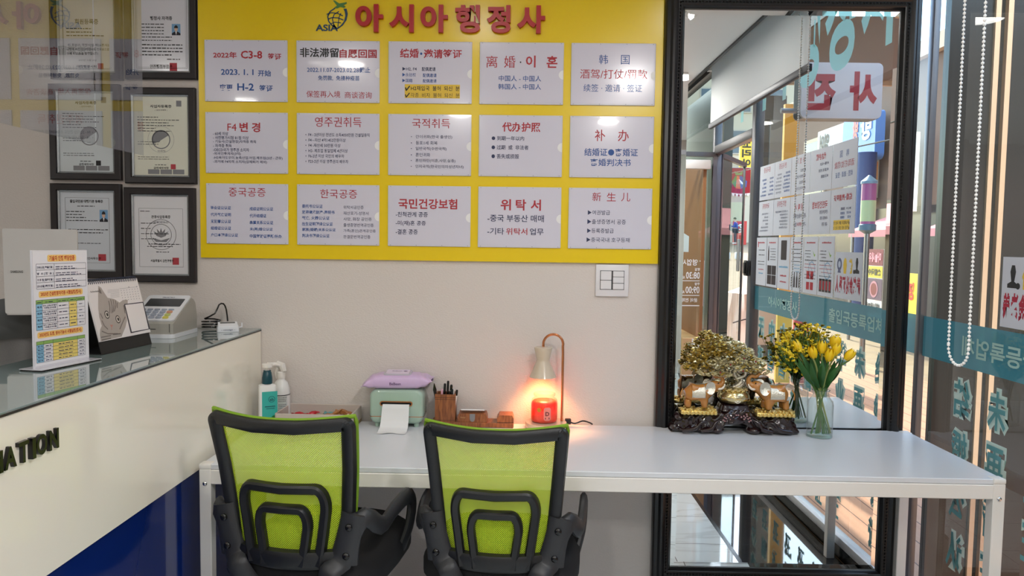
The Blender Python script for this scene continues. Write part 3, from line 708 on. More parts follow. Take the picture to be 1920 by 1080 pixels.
# ---- chairs
def mesh_mat():
    m = bpy.data.materials.new('green_mesh'); m.use_nodes = True
    N, L = m.node_tree.nodes, m.node_tree.links
    for n in list(N): N.remove(n)
    o = N.new('ShaderNodeOutputMaterial'); mx = N.new('ShaderNodeMixShader'); tr = N.new('ShaderNodeBsdfTransparent')
    d = N.new('ShaderNodeBsdfDiffuse'); t = N.new('ShaderNodeBsdfTranslucent'); m2 = N.new('ShaderNodeMixShader'); m2.inputs[0].default_value = 0.55
    for q in (d, t): q.inputs[0].default_value = lin((224, 255, 70))
    tc = N.new('ShaderNodeTexCoord'); sp = N.new('ShaderNodeSeparateXYZ'); L.new(tc.outputs['Object'], sp.inputs[0])
    def wave(sock, k, ph):
        a = N.new('ShaderNodeMath'); a.operation = 'MULTIPLY_ADD'; a.inputs[1].default_value = k; a.inputs[2].default_value = ph
        s = N.new('ShaderNodeMath'); s.operation = 'SINE'; L.new(sock, a.inputs[0]); L.new(a.outputs[0], s.inputs[0]); return s.outputs[0]
    ad = N.new('ShaderNodeMath'); ad.operation = 'ADD'; sb = N.new('ShaderNodeMath'); sb.operation = 'SUBTRACT'
    L.new(sp.outputs['X'], ad.inputs[0]); L.new(sp.outputs['Z'], ad.inputs[1]); L.new(sp.outputs['X'], sb.inputs[0]); L.new(sp.outputs['Z'], sb.inputs[1])
    k = 2 * PI / 0.0058
    a, c = wave(ad.outputs[0], k, 0), wave(sb.outputs[0], k, 0)
    s = N.new('ShaderNodeMath'); s.operation = 'ADD'; L.new(a, s.inputs[0]); L.new(c, s.inputs[1])
    g = N.new('ShaderNodeMath'); g.operation = 'GREATER_THAN'; g.inputs[1].default_value = 0.75; L.new(s.outputs[0], g.inputs[0])
    L.new(d.outputs[0], m2.inputs[1]); L.new(t.outputs[0], m2.inputs[2])
    L.new(g.outputs[0], mx.inputs[0]); L.new(m2.outputs[0], mx.inputs[1]); L.new(tr.outputs[0], mx.inputs[2]); L.new(mx.outputs[0], o.inputs[0])
    return m
M.mesh = mesh_mat()
M.arm_plastic = mat('arm_plastic', (40, 41, 44), 0.45, bump=(400, 0.15))
M.green_piping = mat('green_piping', (122, 160, 30), 0.6, bump=(900, 0.5))
M.seat_fabric = mat('seat_fabric', (14, 14, 17), 0.85, bump=(700, 0.4))
CH_W0, CH_W1, CH_Z0, CH_Z1 = 0.160, 0.201, 0.535, 0.937
def chair_surf(u, v):
    """back panel: u -1..1 across, v 0..1 upward; local frame faces +y"""
    w = CH_W0 + (CH_W1 - CH_W0) * (v ** 0.75)
    x = u * w
    y = -0.225 - 0.055 * v + 0.03 * math.sin(PI * v) * 0.6 + 0.045 * u * u
    z = CH_Z0 + (CH_Z1 - CH_Z0) * v + 0.012 * u * u * v
    return Vector((x, y, z))
def ribbon(b, pts, w, th, closed=False, off=0.0):
    """flat bar of width w (in panel units via metric normals) along (u,v) points"""
    P = [chair_surf(*p) for p in pts]; n = len(P); loops = []
    for i in range(n):
        if closed: t = P[(i + 1) % n] - P[i - 1]
        else: t = P[min(i + 1, n - 1)] - P[max(i - 1, 0)]
        t.normalize(); nm = Vector((-0.25 * pts[i][0], -1, -0.12)).normalized()
        s = t.cross(nm).normalized(); wi = w[i] if isinstance(w, list) else w
        c = P[i] + nm * off
        loops.append([c + s * wi / 2 - nm * th / 2, c + s * wi / 2 + nm * th * .25, c + s * wi * .3 + nm * th / 2, c - s * wi * .3 + nm * th / 2, c - s * wi / 2 + nm * th * .25, c - s * wi / 2 - nm * th / 2])
    b.ring(loops, closed=closed)
def rr_uv(u0, v0, u1, v1, ru, rv, n=6):
    out = []
    for cu, cv, a0 in ((u1 - ru, v1 - rv, 0), (u0 + ru, v1 - rv, 90), (u0 + ru, v0 + rv, 180), (u1 - ru, v0 + rv, 270)):
        for i in range(n + 1):
            a = math.radians(a0 + 90 * i / n); out.append((cu + ru * math.cos(a), cv + rv * math.sin(a)))
    return out
def dense(pts, k=4, closed=False):
    out = []
    m = len(pts)
    for i in range(m if closed else m - 1):
        a, c = pts[i], pts[(i + 1) % m]
        for j in range(k): out.append((a[0] + (c[0] - a[0]) * j / k, a[1] + (c[1] - a[1]) * j / k))
    if not closed: out.append(pts[-1])
    return out
def make_chair(label):
    t = thing('office_chair', label, 'chair', (0, 0, 0), 0, 'green mesh office chairs at the white desk')
    b = B(); path = dense(rr_uv(-0.92, 0.055, 0.92, 0.965, 0.05, 0.028), 3, True); ribbon(b, path, 0.034, 0.022, True, 0.004); obj('back_frame', b, M.black_plastic, t, 40)
    b = B(); b.grid(lambda a, c: chair_surf((a * 2 - 1) * 0.9, 0.05 + 0.9 * c) + Vector((0, 0.006, 0)), 20, 20); obj('mesh_panel', b, M.mesh, t)
    b = B(); pts = [chair_surf(-0.985, 0.30 + 0.66 * i / 14) for i in range(15)] + [chair_surf(-0.97 + 1.94 * i / 20, 0.995) for i in range(21)] + [chair_surf(0.985, 0.96 - 0.66 * i / 14) for i in range(15)]
    b.tube([p + Vector((0, 0.012, 0.004)) for p in pts], 0.0062, 8); obj('edge_piping', b, M.green_piping, t)
    lum = B()
    ribbon(lum, dense(rr_arch(0.63, 0.02, 0.535, 0.14), 2), 0.025, 0.022, False, 0.006)
    ribbon(lum, dense(rr_arch(0.38, 0.02, 0.395, 0.12), 2), 0.023, 0.022, False, 0.006)
    ribbon(lum, [(-0.93 + 1.86 * i / 12, 0.05) for i in range(13)], 0.05, 0.024, False, 0.005)
    obj('lumbar_support', lum, M.black_plastic, t, 40)
    # seat
    def seat(a, c):
        ang = 2 * PI * a; q = abs(math.cos(ang)) ** 0.55 * (1 if math.cos(ang) >= 0 else -1); r = abs(math.sin(ang)) ** 0.55 * (1 if math.sin(ang) >= 0 else -1)
        s = [0.0, 0.55, 0.9, 1.0, 1.0, 0.94, 0.0][min(6, int(c * 6 + 1e-6))]; z = [0.53, 0.532, 0.525, 0.503, 0.465, 0.445, 0.445][min(6, int(c * 6 + 1e-6))]
        return Vector((0.235 * q * s, 0.02 + 0.225 * r * s, z + 0.012 * (r * s) ** 2))
    b = B(); b.grid(seat, 40, 6, True); bmesh.ops.remove_doubles(b.bm, verts=b.bm.verts[:], dist=1e-5); obj('seat', b, M.seat_fabric, t, 60)
    b = B(); b.box(-0.05, 0.05, -0.24, -0.05, 0.415, 0.443, 0.008); obj('back_bracket', b, M.black_plastic, t)
    for s in (-1, 1):
        b = B()
        pts = [chair_surf(0.93 * s, 0.10) + Vector((0.012 * s, -0.012, -0.03)), chair_surf(0.95 * s, 0.22) + Vector((0.014 * s, -0.014, 0)), chair_surf(1.0 * s, 0.33) + Vector((0.03 * s, -0.005, 0.0)),
               Vector((0.232 * s, -0.13, 0.628)), Vector((0.240 * s, -0.06, 0.645)), Vector((0.243 * s, 0.03, 0.650)), Vector((0.243 * s, 0.08, 0.636)), Vector((0.243 * s, 0.100, 0.60)), Vector((0.238 * s, 0.085, 0.54)), Vector((0.218 * s, 0.05, 0.47)), Vector((0.20 * s, 0.03, 0.452)), Vector((0.1 * s, 0.02, 0.44))]
        pts = smooth_path(pts, 3)
        rs = [0.013] * len(pts)
        b.tube(pts, rs, 10, flat=2.0, up=(0, 1, 0)); a = obj('armrest', b, M.arm_plastic, t, 50)
        # lower arm joining the back shell down to the seat
        b = B(); q = [chair_surf(0.95 * s, 0.36) + Vector((0.012 * s, -0.014, 0)), chair_surf(0.93 * s, 0.20) + Vector((0.008 * s, -0.018, 0)), chair_surf(0.90 * s, 0.04) + Vector((0.0, -0.018, 0)), Vector((0.125 * s, -0.235, 0.53)), Vector((0.10 * s, -0.2, 0.455))]
        b.tube(smooth_path(q, 3), [0.032] * 7 + [0.028] * 6, 10, flat=0.36, up=(1, 0, 0)); lo = obj('side_bracket', b, M.arm_plastic, t, 50)
        for v in (0.28, 0.09):
            b = B(); p = chair_surf(0.94 * s, v) + Vector((0.010 * s, -0.030, 0)); b.ball(p, 0.010, 0.006, 0.010); obj('screw_cap', b, M.black_gloss, lo)
    b = B(); b.cyl((0, 0, 0.09), (0, 0, 0.28), 0.025); b.cyl((0, 0, 0.28), (0, 0, 0.42), 0.014); obj('gas_lift', b, M.black_gloss, t)
    for i in range(5):
        a = 2 * PI * i / 5 + 0.3; d = Vector((math.cos(a), math.sin(a), 0))
        b = B(); b.tube([Vector((0, 0, 0.10)), d * 0.15 + Vector((0, 0, 0.095)), d * 0.28 + Vector((0, 0, 0.075))], [0.024, 0.02, 0.015], 8); lg = obj('leg', b, M.black_plastic, t)
        c = d * 0.28; n = Vector((-d.y, d.x, 0)); b = B()
        for k in (-1, 1): b.cyl(c + n * (0.006 * k) + Vector((0, 0, 0.026)), c + n * (0.024 * k) + Vector((0, 0, 0.026)), 0.0255, seg=16)
        b.cyl(c + Vector((0, 0, 0.026)), c + Vector((0, 0, 0.08)), 0.008, seg=8); obj('caster', b, M.black_gloss, lg)
    return t
def rr_arch(u, v0, v1, r):
    left = [(-u + 0.06 * (1 - j / 6) * 0 - 0.04 + 0.04 * j / 6 + 0.10 * (1 - j / 6), v0 + (v1 - r - v0) * j / 6) for j in range(7)]
    arc = [(-u + r * 1.1 * (1 - math.cos(a)), v1 - r + r * math.sin(a)) for a in [PI / 2 * j / 6 for j in range(1, 7)]]
    L_ = left + arc
    return L_ + [(-a, c) for a, c in L_[::-1]]
def smooth_path(p, k):
    """Catmull-Rom through the points"""
    p = [Vector(q) for q in p]; out = []
    for i in range(len(p) - 1):
        a, c, d, e = p[max(i - 1, 0)], p[i], p[i + 1], p[min(i + 2, len(p) - 1)]
        for j in range(k):
            t = j / k
            out.append(0.5 * ((2 * c) + (d - a) * t + (2 * a - 5 * c + 4 * d - e) * t * t + (3 * c - a - 3 * d + e) * t ** 3))
    out.append(p[-1]); return out
ch1 = make_chair('green mesh office chair turned slightly, beside the counter end of the desk')
ch1.scale = (1.05, 1.05, 1.03); ch1.location = (-0.613, -0.633, 0); ch1.rotation_euler = (0, 0, math.radians(-9))
ch2 = copy_tree(ch1); ch2['label'] = 'green mesh office chair square to the desk, below the candle lamp'
ch2.scale = (1, 1, 1); ch2.location = (-0.055, -0.605, 0); ch2.rotation_euler = (0, 0, math.radians(-5))
# ================================================================ THINGS ON THE DESK
TZ = 0.7505
# lotion pump bottle
t = thing('pump_bottle', 'white lotion bottle with teal label and white pump', 'bottle', (-0.945, -0.150, TZ), math.radians(28))
M.bottle_white = mat('bottle_white', (232, 232, 230), 0.25)
M.teal_label = mat('teal_label', (52, 170, 160), 0.35)
M.teal_cap = mat('teal_cap', (10, 66, 78), 0.3)
def rbox_loops(hw, hd, r, prof):
    return [[(x * k, y * k, z) for x, y in rrect(-hw, -hd, hw, hd, r, 4)] for k, z in prof]
b = B(); b.ring(rbox_loops(0.031, 0.021, 0.012, [(0.93, 0), (1, 0.004), (1, 0.150), (0.95, 0.158), (0.55, 0.164)])); obj('bottle_body', b, M.bottle_white, t)
b = B(); b.grid(lambda a, c: (-0.022 + 0.0545 * a, -0.0214 - 0.0004, 0.012 + 0.125 * c), 1, 1); lb = obj('label', b, M.teal_label, t, None)
b = B(); c_ = circ(0.012, 0.108, 0.011, 16); stroke(b, c_ + [c_[0]], 0.0016, -0.0222); put_text(b, 'ab', 0.005, 0.102, 0.019, 0.113, -0.0222, 0.02); b.rect(-0.012, 0.08, 0.024, 0.083, -0.0222); b.rect(-0.008, 0.073, 0.022, 0.075, -0.0222)
obj('label_print', b, M.teal_cap, t, None)
b = B(); b.flat(circ(0.02, 0.03, 0.012, 16, 0.018), -0.0222); obj('leaf_print', b, mat('leaf_print', (30, 120, 60), 0.5), t, None)
b = B(); b.lathe([(0.0185, 0.164), (0.0185, 0.185), (0.0155, 0.205), (0.0135, 0.208), (0.0135, 0.213)], seg=24); obj('collar', b, M.teal_cap, t)
b = B(); b.lathe([(0.008, 0.213), (0.008, 0.222), (0.019, 0.224), (0.020, 0.236), (0.015, 0.239)], seg=24); b.tube([(0.0, 0, 0.233), (0.03, 0, 0.234), (0.046, 0, 0.228)], [0.008, 0.007, 0.004], 8); obj('pump_head', b, M.white_gloss, t)
# spray bottle
t = thing('spray_bottle', 'white trigger spray bottle with printed label behind the lotion', 'bottle', (-0.930, -0.040, TZ), math.radians(-15))
b = B(); b.lathe([(0.030, 0), (0.033, 0.004), (0.033, 0.10), (0.031, 0.125), (0.024, 0.148), (0.014, 0.158), (0.0125, 0.165)], seg=32); obj('bottle_body', b, M.bottle_white, t)
b = B(); b.grid(lambda a, c: (0.0335 * math.cos(-2.2 + 1.9 * a), 0.0335 * math.sin(-2.2 + 1.9 * a), 0.02 + 0.08 * c), 10, 1); obj('label', b, mat('label_grey', (205, 212, 208), 0.4), t)
b = B()
for q in range(11):
    a0 = -1.3; z = 0.092 - q * 0.0068
    a = a0
    while a < -0.45:
        w = random.uniform(0.05, 0.14)
        if q not in (3, 8): b.quad(*[(0.0338 * math.cos(x), 0.0338 * math.sin(x), zz) for x, zz in ((a, z), (a + w, z), (a + w, z + 0.0035), (a, z + 0.0035))])
        a += w + 0.05
obj('label_print', b, M.ink_grey, t, None)
b = B(); b.lathe([(0.0335, 0.1005), (0.0338, 0.101), (0.0335, 0.1035)], seg=32, cap=False); obj('label_line', b, M.ink_black, t)
b = B(); b.lathe([(0.0155, 0.163), (0.0155, 0.187), (0.012, 0.190)], seg=20); b.tube([(0.012, 0, 0.19), (0.006, 0, 0.212), (-0.014, 0, 0.218), (-0.024, 0, 0.213)], [0.011, 0.0135, 0.0125, 0.009], 10); b.cyl((-0.024, 0, 0.213), (-0.032, 0, 0.212), 0.0075, 0.0085); obj('spray_head', b, M.white_gloss, t)
b = B(); b.tube([(-0.014, 0, 0.205), (-0.022, 0, 0.185), (-0.018, 0, 0.160)], [0.006, 0.006, 0.004], 8); obj('trigger', b, M.white_gloss, t)

# sweets tray
TX0, TX1, TY0, TY1 = -0.905, -0.624, -0.195, -0.02
t = thing('sweets_tray', 'shallow beige fabric tray holding red and brown wrapped sweets', 'tray', ((TX0 + TX1) / 2, (TY0 + TY1) / 2, TZ), math.radians(-1))
M.linen = mat('linen', (196, 184, 174), 0.85, bump=(900, 0.5))
w2, d2, hh = (TX1 - TX0) / 2, (TY1 - TY0) / 2, 0.062
b = B()
for tt, k in ((0, 1),):
    out = rrect(-w2, -d2, w2, d2, 0.012, 4); mid = rrect(-w2 + .005, -d2 + .005, w2 - .005, d2 - .005, .009, 4)
    o0 = rrect(-w2 + .01, -d2 + .01, w2 - .01, d2 - .01, .012, 4)
    b.ring([[(x, y, 0) for x, y in o0], [(x, y, 0.004) for x, y in out], [(x, y, hh - 0.002) for x, y in out], [(x, y, hh) for x, y in rrect(-w2 + .0025, -d2 + .0025, w2 - .0025, d2 - .0025, .01, 4)], [(x, y, hh - 0.002) for x, y in mid], [(x, y, 0.006) for x, y in mid]])
obj('tray_body', b, M.linen, t)
b = B(); b.ring([[(x, y, z) for x, y in rrect(-w2 - .0008, -d2 - .0008, w2 + .0008, d2 + .0008, .012, 4)] for z in (0.001, 0.013)], cap=False); obj('woven_base', b, mat('woven_base', (150, 128, 96), 0.8, bump=(500, 0.8)), t)
b = B(); b.box(-0.002, 0.002, -d2 + 0.006, d2 - 0.006, 0.0061, 0.035); obj('divider', b, M.linen, t)
M.wrap_red = mat('wrap_red', (190, 24, 44), 0.25, spec=0.7); M.wrap_brown = mat('wrap_brown', (164, 108, 58), 0.3, spec=0.7); M.wrap_teal = mat('wrap_teal', (96, 150, 150), 0.3)
def sweet_mesh(b, seed, L=0.017, r=0.0085):
    rnd = random.Random(seed); n = 10; ls = []
    for x, k in ((-L - .013, 1.0), (-L - .006, .8), (-L, .28), (-L + .004, .85), (0, 1.05), (L - .004, .85), (L, .28), (L + .006, .8), (L + .013, 1.0)):
        fl = 0.35 if abs(x) > L + .002 else 0.8
        ls.append([(x + rnd.uniform(-.001, .001), r * k * math.cos(2 * PI * j / n) * (1 + .18 * (j % 2)), r * k * fl * math.sin(2 * PI * j / n) * (1 + .18 * (j % 2)) + rnd.uniform(-.001, .001)) for j in range(n)])
    b.ring(ls); return b
protos = {}
for key, m in (('red', M.wrap_red), ('brown', M.wrap_brown), ('teal', M.wrap_teal)):
    protos[key] = None
rs = random.Random(3); nsw = {'red': 0, 'brown': 0, 'teal': 0}
for k in range(44):
    key = 'red' if k < 19 else ('teal' if k in (24, 38) else 'brown')
    layer = (k if k < 19 else k - 19) // 10
    x = rs.uniform(-w2 + .03, -.03) if key == 'red' else rs.uniform(.022, w2 - .03)
    y = rs.uniform(-d2 + .025, d2 - .02)
    loc = (t.location.x + x, t.location.y + y, TZ + 0.016 + layer * 0.013 + rs.uniform(0, .004))
    rot = (rs.uniform(-.5, .5), rs.uniform(-.4, .4), rs.uniform(0, 6.28))
    if protos[key] is None:
        o = obj('wrapped_sweet', sweet_mesh(B(), 5), {'red': M.wrap_red, 'brown': M.wrap_brown, 'teal': M.wrap_teal}[key], None, 50, loc, rot); protos[key] = o
    else:
        o = protos[key].copy(); COL.objects.link(o); o.location = loc; o.rotation_euler = rot
    tag(o, {'red': 'red foil wrapped sweet in the beige tray', 'brown': 'brown wrapped sweet in the beige tray', 'teal': 'pale teal wrapped sweet among the brown ones'}[key], 'sweet', {'red': 'red sweets in the tray', 'brown': 'brown sweets in the tray', 'teal': 'teal sweets in the tray'}[key])

# mint tissue box
M.mint_box = mat('mint_enamel', (160, 184, 168), 0.16, coat=0.4); M.copper = mat('rose_gold', (214, 140, 96), 0.2, 1.0); M.dark = mat('dark_inside', (16, 15, 14), 0.8)
t = thing('tissue_dispenser', 'mint green retro tissue dispenser with rose gold slot', 'tissue box', (-0.4735, -0.075, TZ))
hw, y0, y1 = 0.1005, -0.040, 0.060
def sec(k): return rrect(-hw + k, 0.012 + k, hw - k, 0.142 - k, 0.030 - k * .6, 8)
b = B(); b.ring([[(x, y, z) for x, z in sec(k)] for k, y in ((0.010, y0 - 0.004), (0.004, y0 - 0.001), (0, y0 + 0.008), (0, y1 - 0.008), (0.006, y1))]); obj('shell', b, M.mint_box, t, 50)
b = B(); sl = rrect(-0.061, 0.081, 0.061, 0.099, 0.0088, 6); si = rrect(-0.057, 0.0845, 0.057, 0.0955, 0.0053, 6)
b.ring([[(x, y, z) for x, z in q] for q, y in ((sl, y0 - .002), (sl, y0 - .0075), (si, y0 - .0075), (si, y0 - .002))], closed=True); obj('slot_trim', b, M.copper, t)
b = B(); b.flat(si, y0 - .0048); obj('slot', b, M.dark, t, None)
b = B()
for k_ in (0,):
    b.ring([[(x, y, 0.0395 + dz) for x, y in rrect(-hw - .0006, y0 - .0045, hw + .0006, y1, 0.012, 5)] for dz in (0, .0022)], cap=False)
obj('band', b, M.copper, t)
for sx in (-1, 1):
    for yq in (y0 + .015, y1 - .015):
        b = B(); b.lathe([(.009, 0), (.010, .014)], (sx * .073, yq, 0), 16); obj('foot', b, M.mint_box, t)
def paper_pt(a, c):
    x = (a - .5) * (.098 + .008 * c); 
    P = [(-.0445, .0875), (-.050, .088), (-.056, .075), (-.060, .055), (-.068, .03), (-.085, .010), (-.110, .003), (-.138, .0012)]
    f = c * (len(P) - 1); i = min(int(f), len(P) - 2); q = f - i
    y, z = P[i][0] * (1 - q) + P[i + 1][0] * q, P[i][1] * (1 - q) + P[i + 1][1] * q
    return Vector((x - .004 * c + .001, y - (0.006 * math.sin(a * 9) * (c > .95)), max(z + .0015 * math.sin(a * 7 + c * 5) * c, .0009)))
b = B(); b.grid(paper_pt, 16, 28); obj('tissue', b, mat('tissue', (228, 228, 228), 0.9, bump=(1500, .4)), t, 80)
# wipes
M.lilac = mat('lilac_film', (206, 178, 214), 0.28, bump=(40, .5)); M.lilac_print = mat('lilac_print', (110, 84, 124), 0.5)
t = thing('wet_wipes_pack', 'lilac packet of wet wipes lying on the mint tissue dispenser', 'wipes packet', (-0.4735, -0.072, TZ + 0.1425), math.radians(2))
def wipe(a, c):
    u, v = a * 2 - 1, c * 2 * PI
    e = abs(u) ** 5; k = 1 - e
    hwid = 0.052 + 0.006 * e; ht = 0.0275 * k + .0012
    zc = 0.0275 * k + 0.022 * e - (0.010 * e if u < 0 else -0.008 * e)
    cx = math.cos(v); sx_ = math.sin(v)
    return Vector((u * 0.128 + .004 * e * math.sin(3 * v), hwid * (abs(cx) ** .7) * (1 if cx > 0 else -1), zc + ht * (abs(sx_) ** .55) * (1 if sx_ > 0 else -1) + .0018 * math.sin(23 * u + 3 * cx) * (abs(u) > .55)))
b = B(); b.grid(wipe, 44, 28); bmesh.ops.remove_doubles(b.bm, verts=b.bm.verts[:], dist=1e-6); obj('packet', b, M.lilac, t, 60)
b = B(); b.ring([[(x, y, z) for x, y in rrect(-.052 + k, -.034 + k, .052 - k, .034 - k, .011, 5)] for k, z in ((0, .052), (0, .0580), (.002, .0595))]); b.move(Matrix.Rotation(.10, 4, 'X')); lid_ = obj('lid', b, mat('lid_grey', (186, 180, 192), 0.3), t)
b = B(); b.ring([[(x, y, z) for x, y in rrect(-.043, -.026, .043, .029, .007, 4)] for z in (.0590, .0608)]); b.move(Matrix.Rotation(.10, 4, 'X')); obj('lid_window', b, mat('lid_lilac', (222, 206, 226), 0.3), lid_)
b = B(); put_text(b, 'BeBeen', -.022, -.003, .014, .006, 0, .02); b.flat(circ(.027, .0, .008, 14, .006), 0); b.move(Matrix.Translation((0, 0, .0615)) @ Matrix.Rotation(.10, 4, 'X') @ Matrix.Rotation(-PI / 2, 4, 'X')); obj('lid_print', b, M.lilac_print, lid_, None)
b = B(); put_text(b, 'BeBeen', -.026, .018, .016, .028, -.0555, .02); obj('front_print', b, M.lilac_print, t, None)

# wooden desk set
M.wood = mat('walnut', (136, 80, 44), 0.4, noise=(30, .25)); M.wood2 = mat('walnut_groove', (70, 36, 20), 0.5)
def wood_mat():
    m, N, L, bs = nodes_of('walnut_grain'); tc = N.new('ShaderNodeTexCoord'); mp = N.new('ShaderNodeMapping'); mp.inputs['Scale'].default_value = (40, 40, 5)
    w = N.new('ShaderNodeTexNoise'); w.inputs['Scale'].default_value = 3; w.inputs['Detail'].default_value = 6; w.inputs['Distortion'].default_value = 1
    cr = N.new('ShaderNodeValToRGB'); cr.color_ramp.elements[0].color = lin((112, 62, 34)); cr.color_ramp.elements[1].color = lin((160, 98, 56)); cr.color_ramp.elements[0].position = .35; cr.color_ramp.elements[1].position = .65
    L.new(tc.outputs['Object'], mp.inputs[0]); L.new(mp.outputs[0], w.inputs['Vector']); L.new(w.outputs['Fac'], cr.inputs[0]); L.new(cr.outputs[0], bs.inputs['Base Color']); bs.inputs['Roughness'].default_value = .38; return m
M.wood = wood_mat()
t = thing('desk_organiser', 'brown wooden desk set with pen cup and card holder', 'desk organiser', (-0.191, -0.062, TZ))
b = B(); b.box(-.155, .155, -.038, .040, 0, .018, .002, 1); obj('base', b, M.wood, t)
b = B(); b.ring([[(x, y, z) for x, y in rrect(-.0385 + k - .103, -.034 + k, .0385 - k - .103, .034 - k, .003, 2)] for k, z in ((0, .018), (0, .122), (.006, .122), (.006, .03))]); obj('pen_cup', b, M.wood, t)
b = B()
for z in (.103, .110, .024): b.ring([[(x, y, z + dz) for x, y in rrect(-.0388 - .103, -.0343, .0388 - .103, .0343, .003, 2)] for dz in (0, .0016)], cap=False)
obj('cup_groove', b, M.wood2, t)
def slot_box(xc, w, zt, nm):
    b = B(); b.plate([(xc - w, .018), (xc + w, .018), (xc + w, zt - .014), (xc + w - .004, zt), (xc - w + .004, zt), (xc - w, zt - .014)], -.032, .030); return obj(nm, b, M.wood, t)
cb = slot_box(-.0 - .0, .0555, .050, 'card_box')
b = B(); put_text(b, 'key', -.044, .032, -.026, .040, -.0325, 0); obj('card_box_lettering', b, mat('gold_print', (200, 160, 110), .4), cb, None)
b = B(); b.flat([(.010 * math.cos(a), .034 + .014 * math.sin(a)) for a in [PI + PI * j / 12 for j in range(13)]] + [(.010, .050), (-.010, .050)], -.0324); obj('finger_notch', b, M.ink_grey, cb, None)
b = B(); b.plate([(.094, .018), (.155, .018), (.155, .034), (.150, .047), (.100, .047), (.092, .034)], -.034, .034); obj('small_lid_box', b, M.wood, t)
b = B(); b.box(.093, .1556, -.0345, -.033, .0185, .0205); obj('lid_gap', b, M.wood2, t)
ob = t.location
b = B(); b.box(-.044, .044, -.020, .010, -.004, .0); tt = obj('business_card', b, M.white, None, loc=(ob.x, ob.y + .006, TZ + .0585)); tt.rotation_euler = (-.25, 0, 0)
tag(tt, 'white business card lying on the wooden card box', 'card')
pens = [(-.130, -.015, -.10, .13, 'black', .005), (-.117, -.018, .02, .115, 'pink', .004), (-.110, 0, .03, .135, 'black', .0045), (-.100, .005, .04, .145, 'black', .0045), (-.095, -.018, .10, .105, 'white', .004), (-.088, .0, .06, .13, 'white', .0045), (-.082, -.014, .05, .115, 'black', .0045), (-.078, .008, .05, .11, 'white', .0035), (-.072, -.010, .12, .11, 'white', .004)]
PENM = {'black': M.black_gloss, 'white': M.white_gloss, 'pink': mat('pen_pink', (226, 170, 186), .3)}
plab = ['flat black pen leaning furthest out of the wooden cup', 'slim pink pen in the wooden cup', 'black pen beside the pink one', 'tallest black pen at the back of the cup', 'short white pen with black tip in front', 'white pen with thick black cap', 'thick black pen in front of the cup', 'plain thin white pen in the cup', 'white pen with black cap leaning outward']
for i, (x, y, tilt, ln, c_, r) in enumerate(pens):
    L_ = ln * 0.9
    p = thing('pen', plab[i], 'pen', (ob.x + x - .006 + .004, ob.y + y, TZ + .032), 0, 'pens in the wooden cup'); p.rotation_euler = (random.uniform(-.06, .06), tilt * 1.1, 0)
    b = B()
    if i == 0: b.tube([(0, 0, 0), (0, 0, .08), (0, 0, .105), (0, 0, .13)], [.003, .004, .007, .001], 8, flat=.5)
    else: b.lathe([(r * .6, 0), (r, .01), (r, L_), (r * .8, L_ + .004)], seg=10)
    obj('barrel', b, PENM[c_], p)
    if c_ == 'white' and i != 7:
        b = B(); b.lathe([(r * 1.12, L_ - .016), (r * 1.12, L_ + .001), (r * .8, L_ + .006)], seg=10); obj('cap', b, M.black_gloss, p)

# candle warmer lamp
M.cream = mat('cream_enamel', (206, 190, 168), 0.25, coat=.3)
t = thing('candle_lamp', 'cream candle warmer lamp with rose gold arched stem', 'lamp', (0.086, -0.088, TZ))
b = B(); b.lathe([(.070, 0), (.070, .004)], seg=40); obj('rubber_foot', b, M.black_plastic, t)
b = B(); b.lathe([(.076, .004), (.078, .008), (.078, .022), (.076, .025)], seg=48); obj('base', b, M.cream, t)
b = B(); pp = [(.0595, .012, .025), (.0595, .012, .28), (.0585, .012, .31)] + [(.0225 + .037 * math.cos(a), .012, .316 + .037 * math.sin(a)) for a in [PI * j / 14 for j in range(15)]] + [(-.0145, .012, .302)]
b.tube(pp, .0048, 10); obj('stem', b, M.copper, t)
b = B(); prof = [(.004, .306), (.033, .304), (.034, .301), (.0245, .258), (.026, .250), (.0505, .192), (.0485, .192), (.0235, .252), (.022, .258), (.030, .298)]
b.lathe(prof, (-.0145, .012, 0), 40, cap=False); obj('lamp_shade', b, M.cream, t)
b = B(); b.lathe([(.011, .292), (.012, .27)], (-.0145, .012, 0), 16); obj('bulb_socket', b, M.white_gloss, t)
b = B(); b.ball((-.0145, .012, .245), .018, .018, .022); obj('bulb', b, mat('bulb_glow', (255, 190, 120), .4, emit=(255, 170, 90), estr=60), t)
ld = bpy.data.lights.new('candle_lamp_light', 'SPOT'); ld.energy = 4.5; ld.color = (1.0, .40, .16); ld.spot_size = math.radians(110); ld.spot_blend = .6; ld.shadow_soft_size = .02
lo = bpy.data.objects.new('candle_lamp_light', ld); COL.objects.link(lo); lo.parent = t; lo.location = (-.0145, .012, .205)
b = B(); b.box(.072, .095, .012, .032, .012, .032, .003); obj('cord_switch', b, M.black_plastic, t)
b = B(); b.tube(smooth_path([(.09, .022, .02), (.11, .022, .014), (.14, .03, .022), (.168, .055, .010), (.18, .056, .003)], 5), .0028, 8); obj('power_cord', b, M.black_gloss, t)
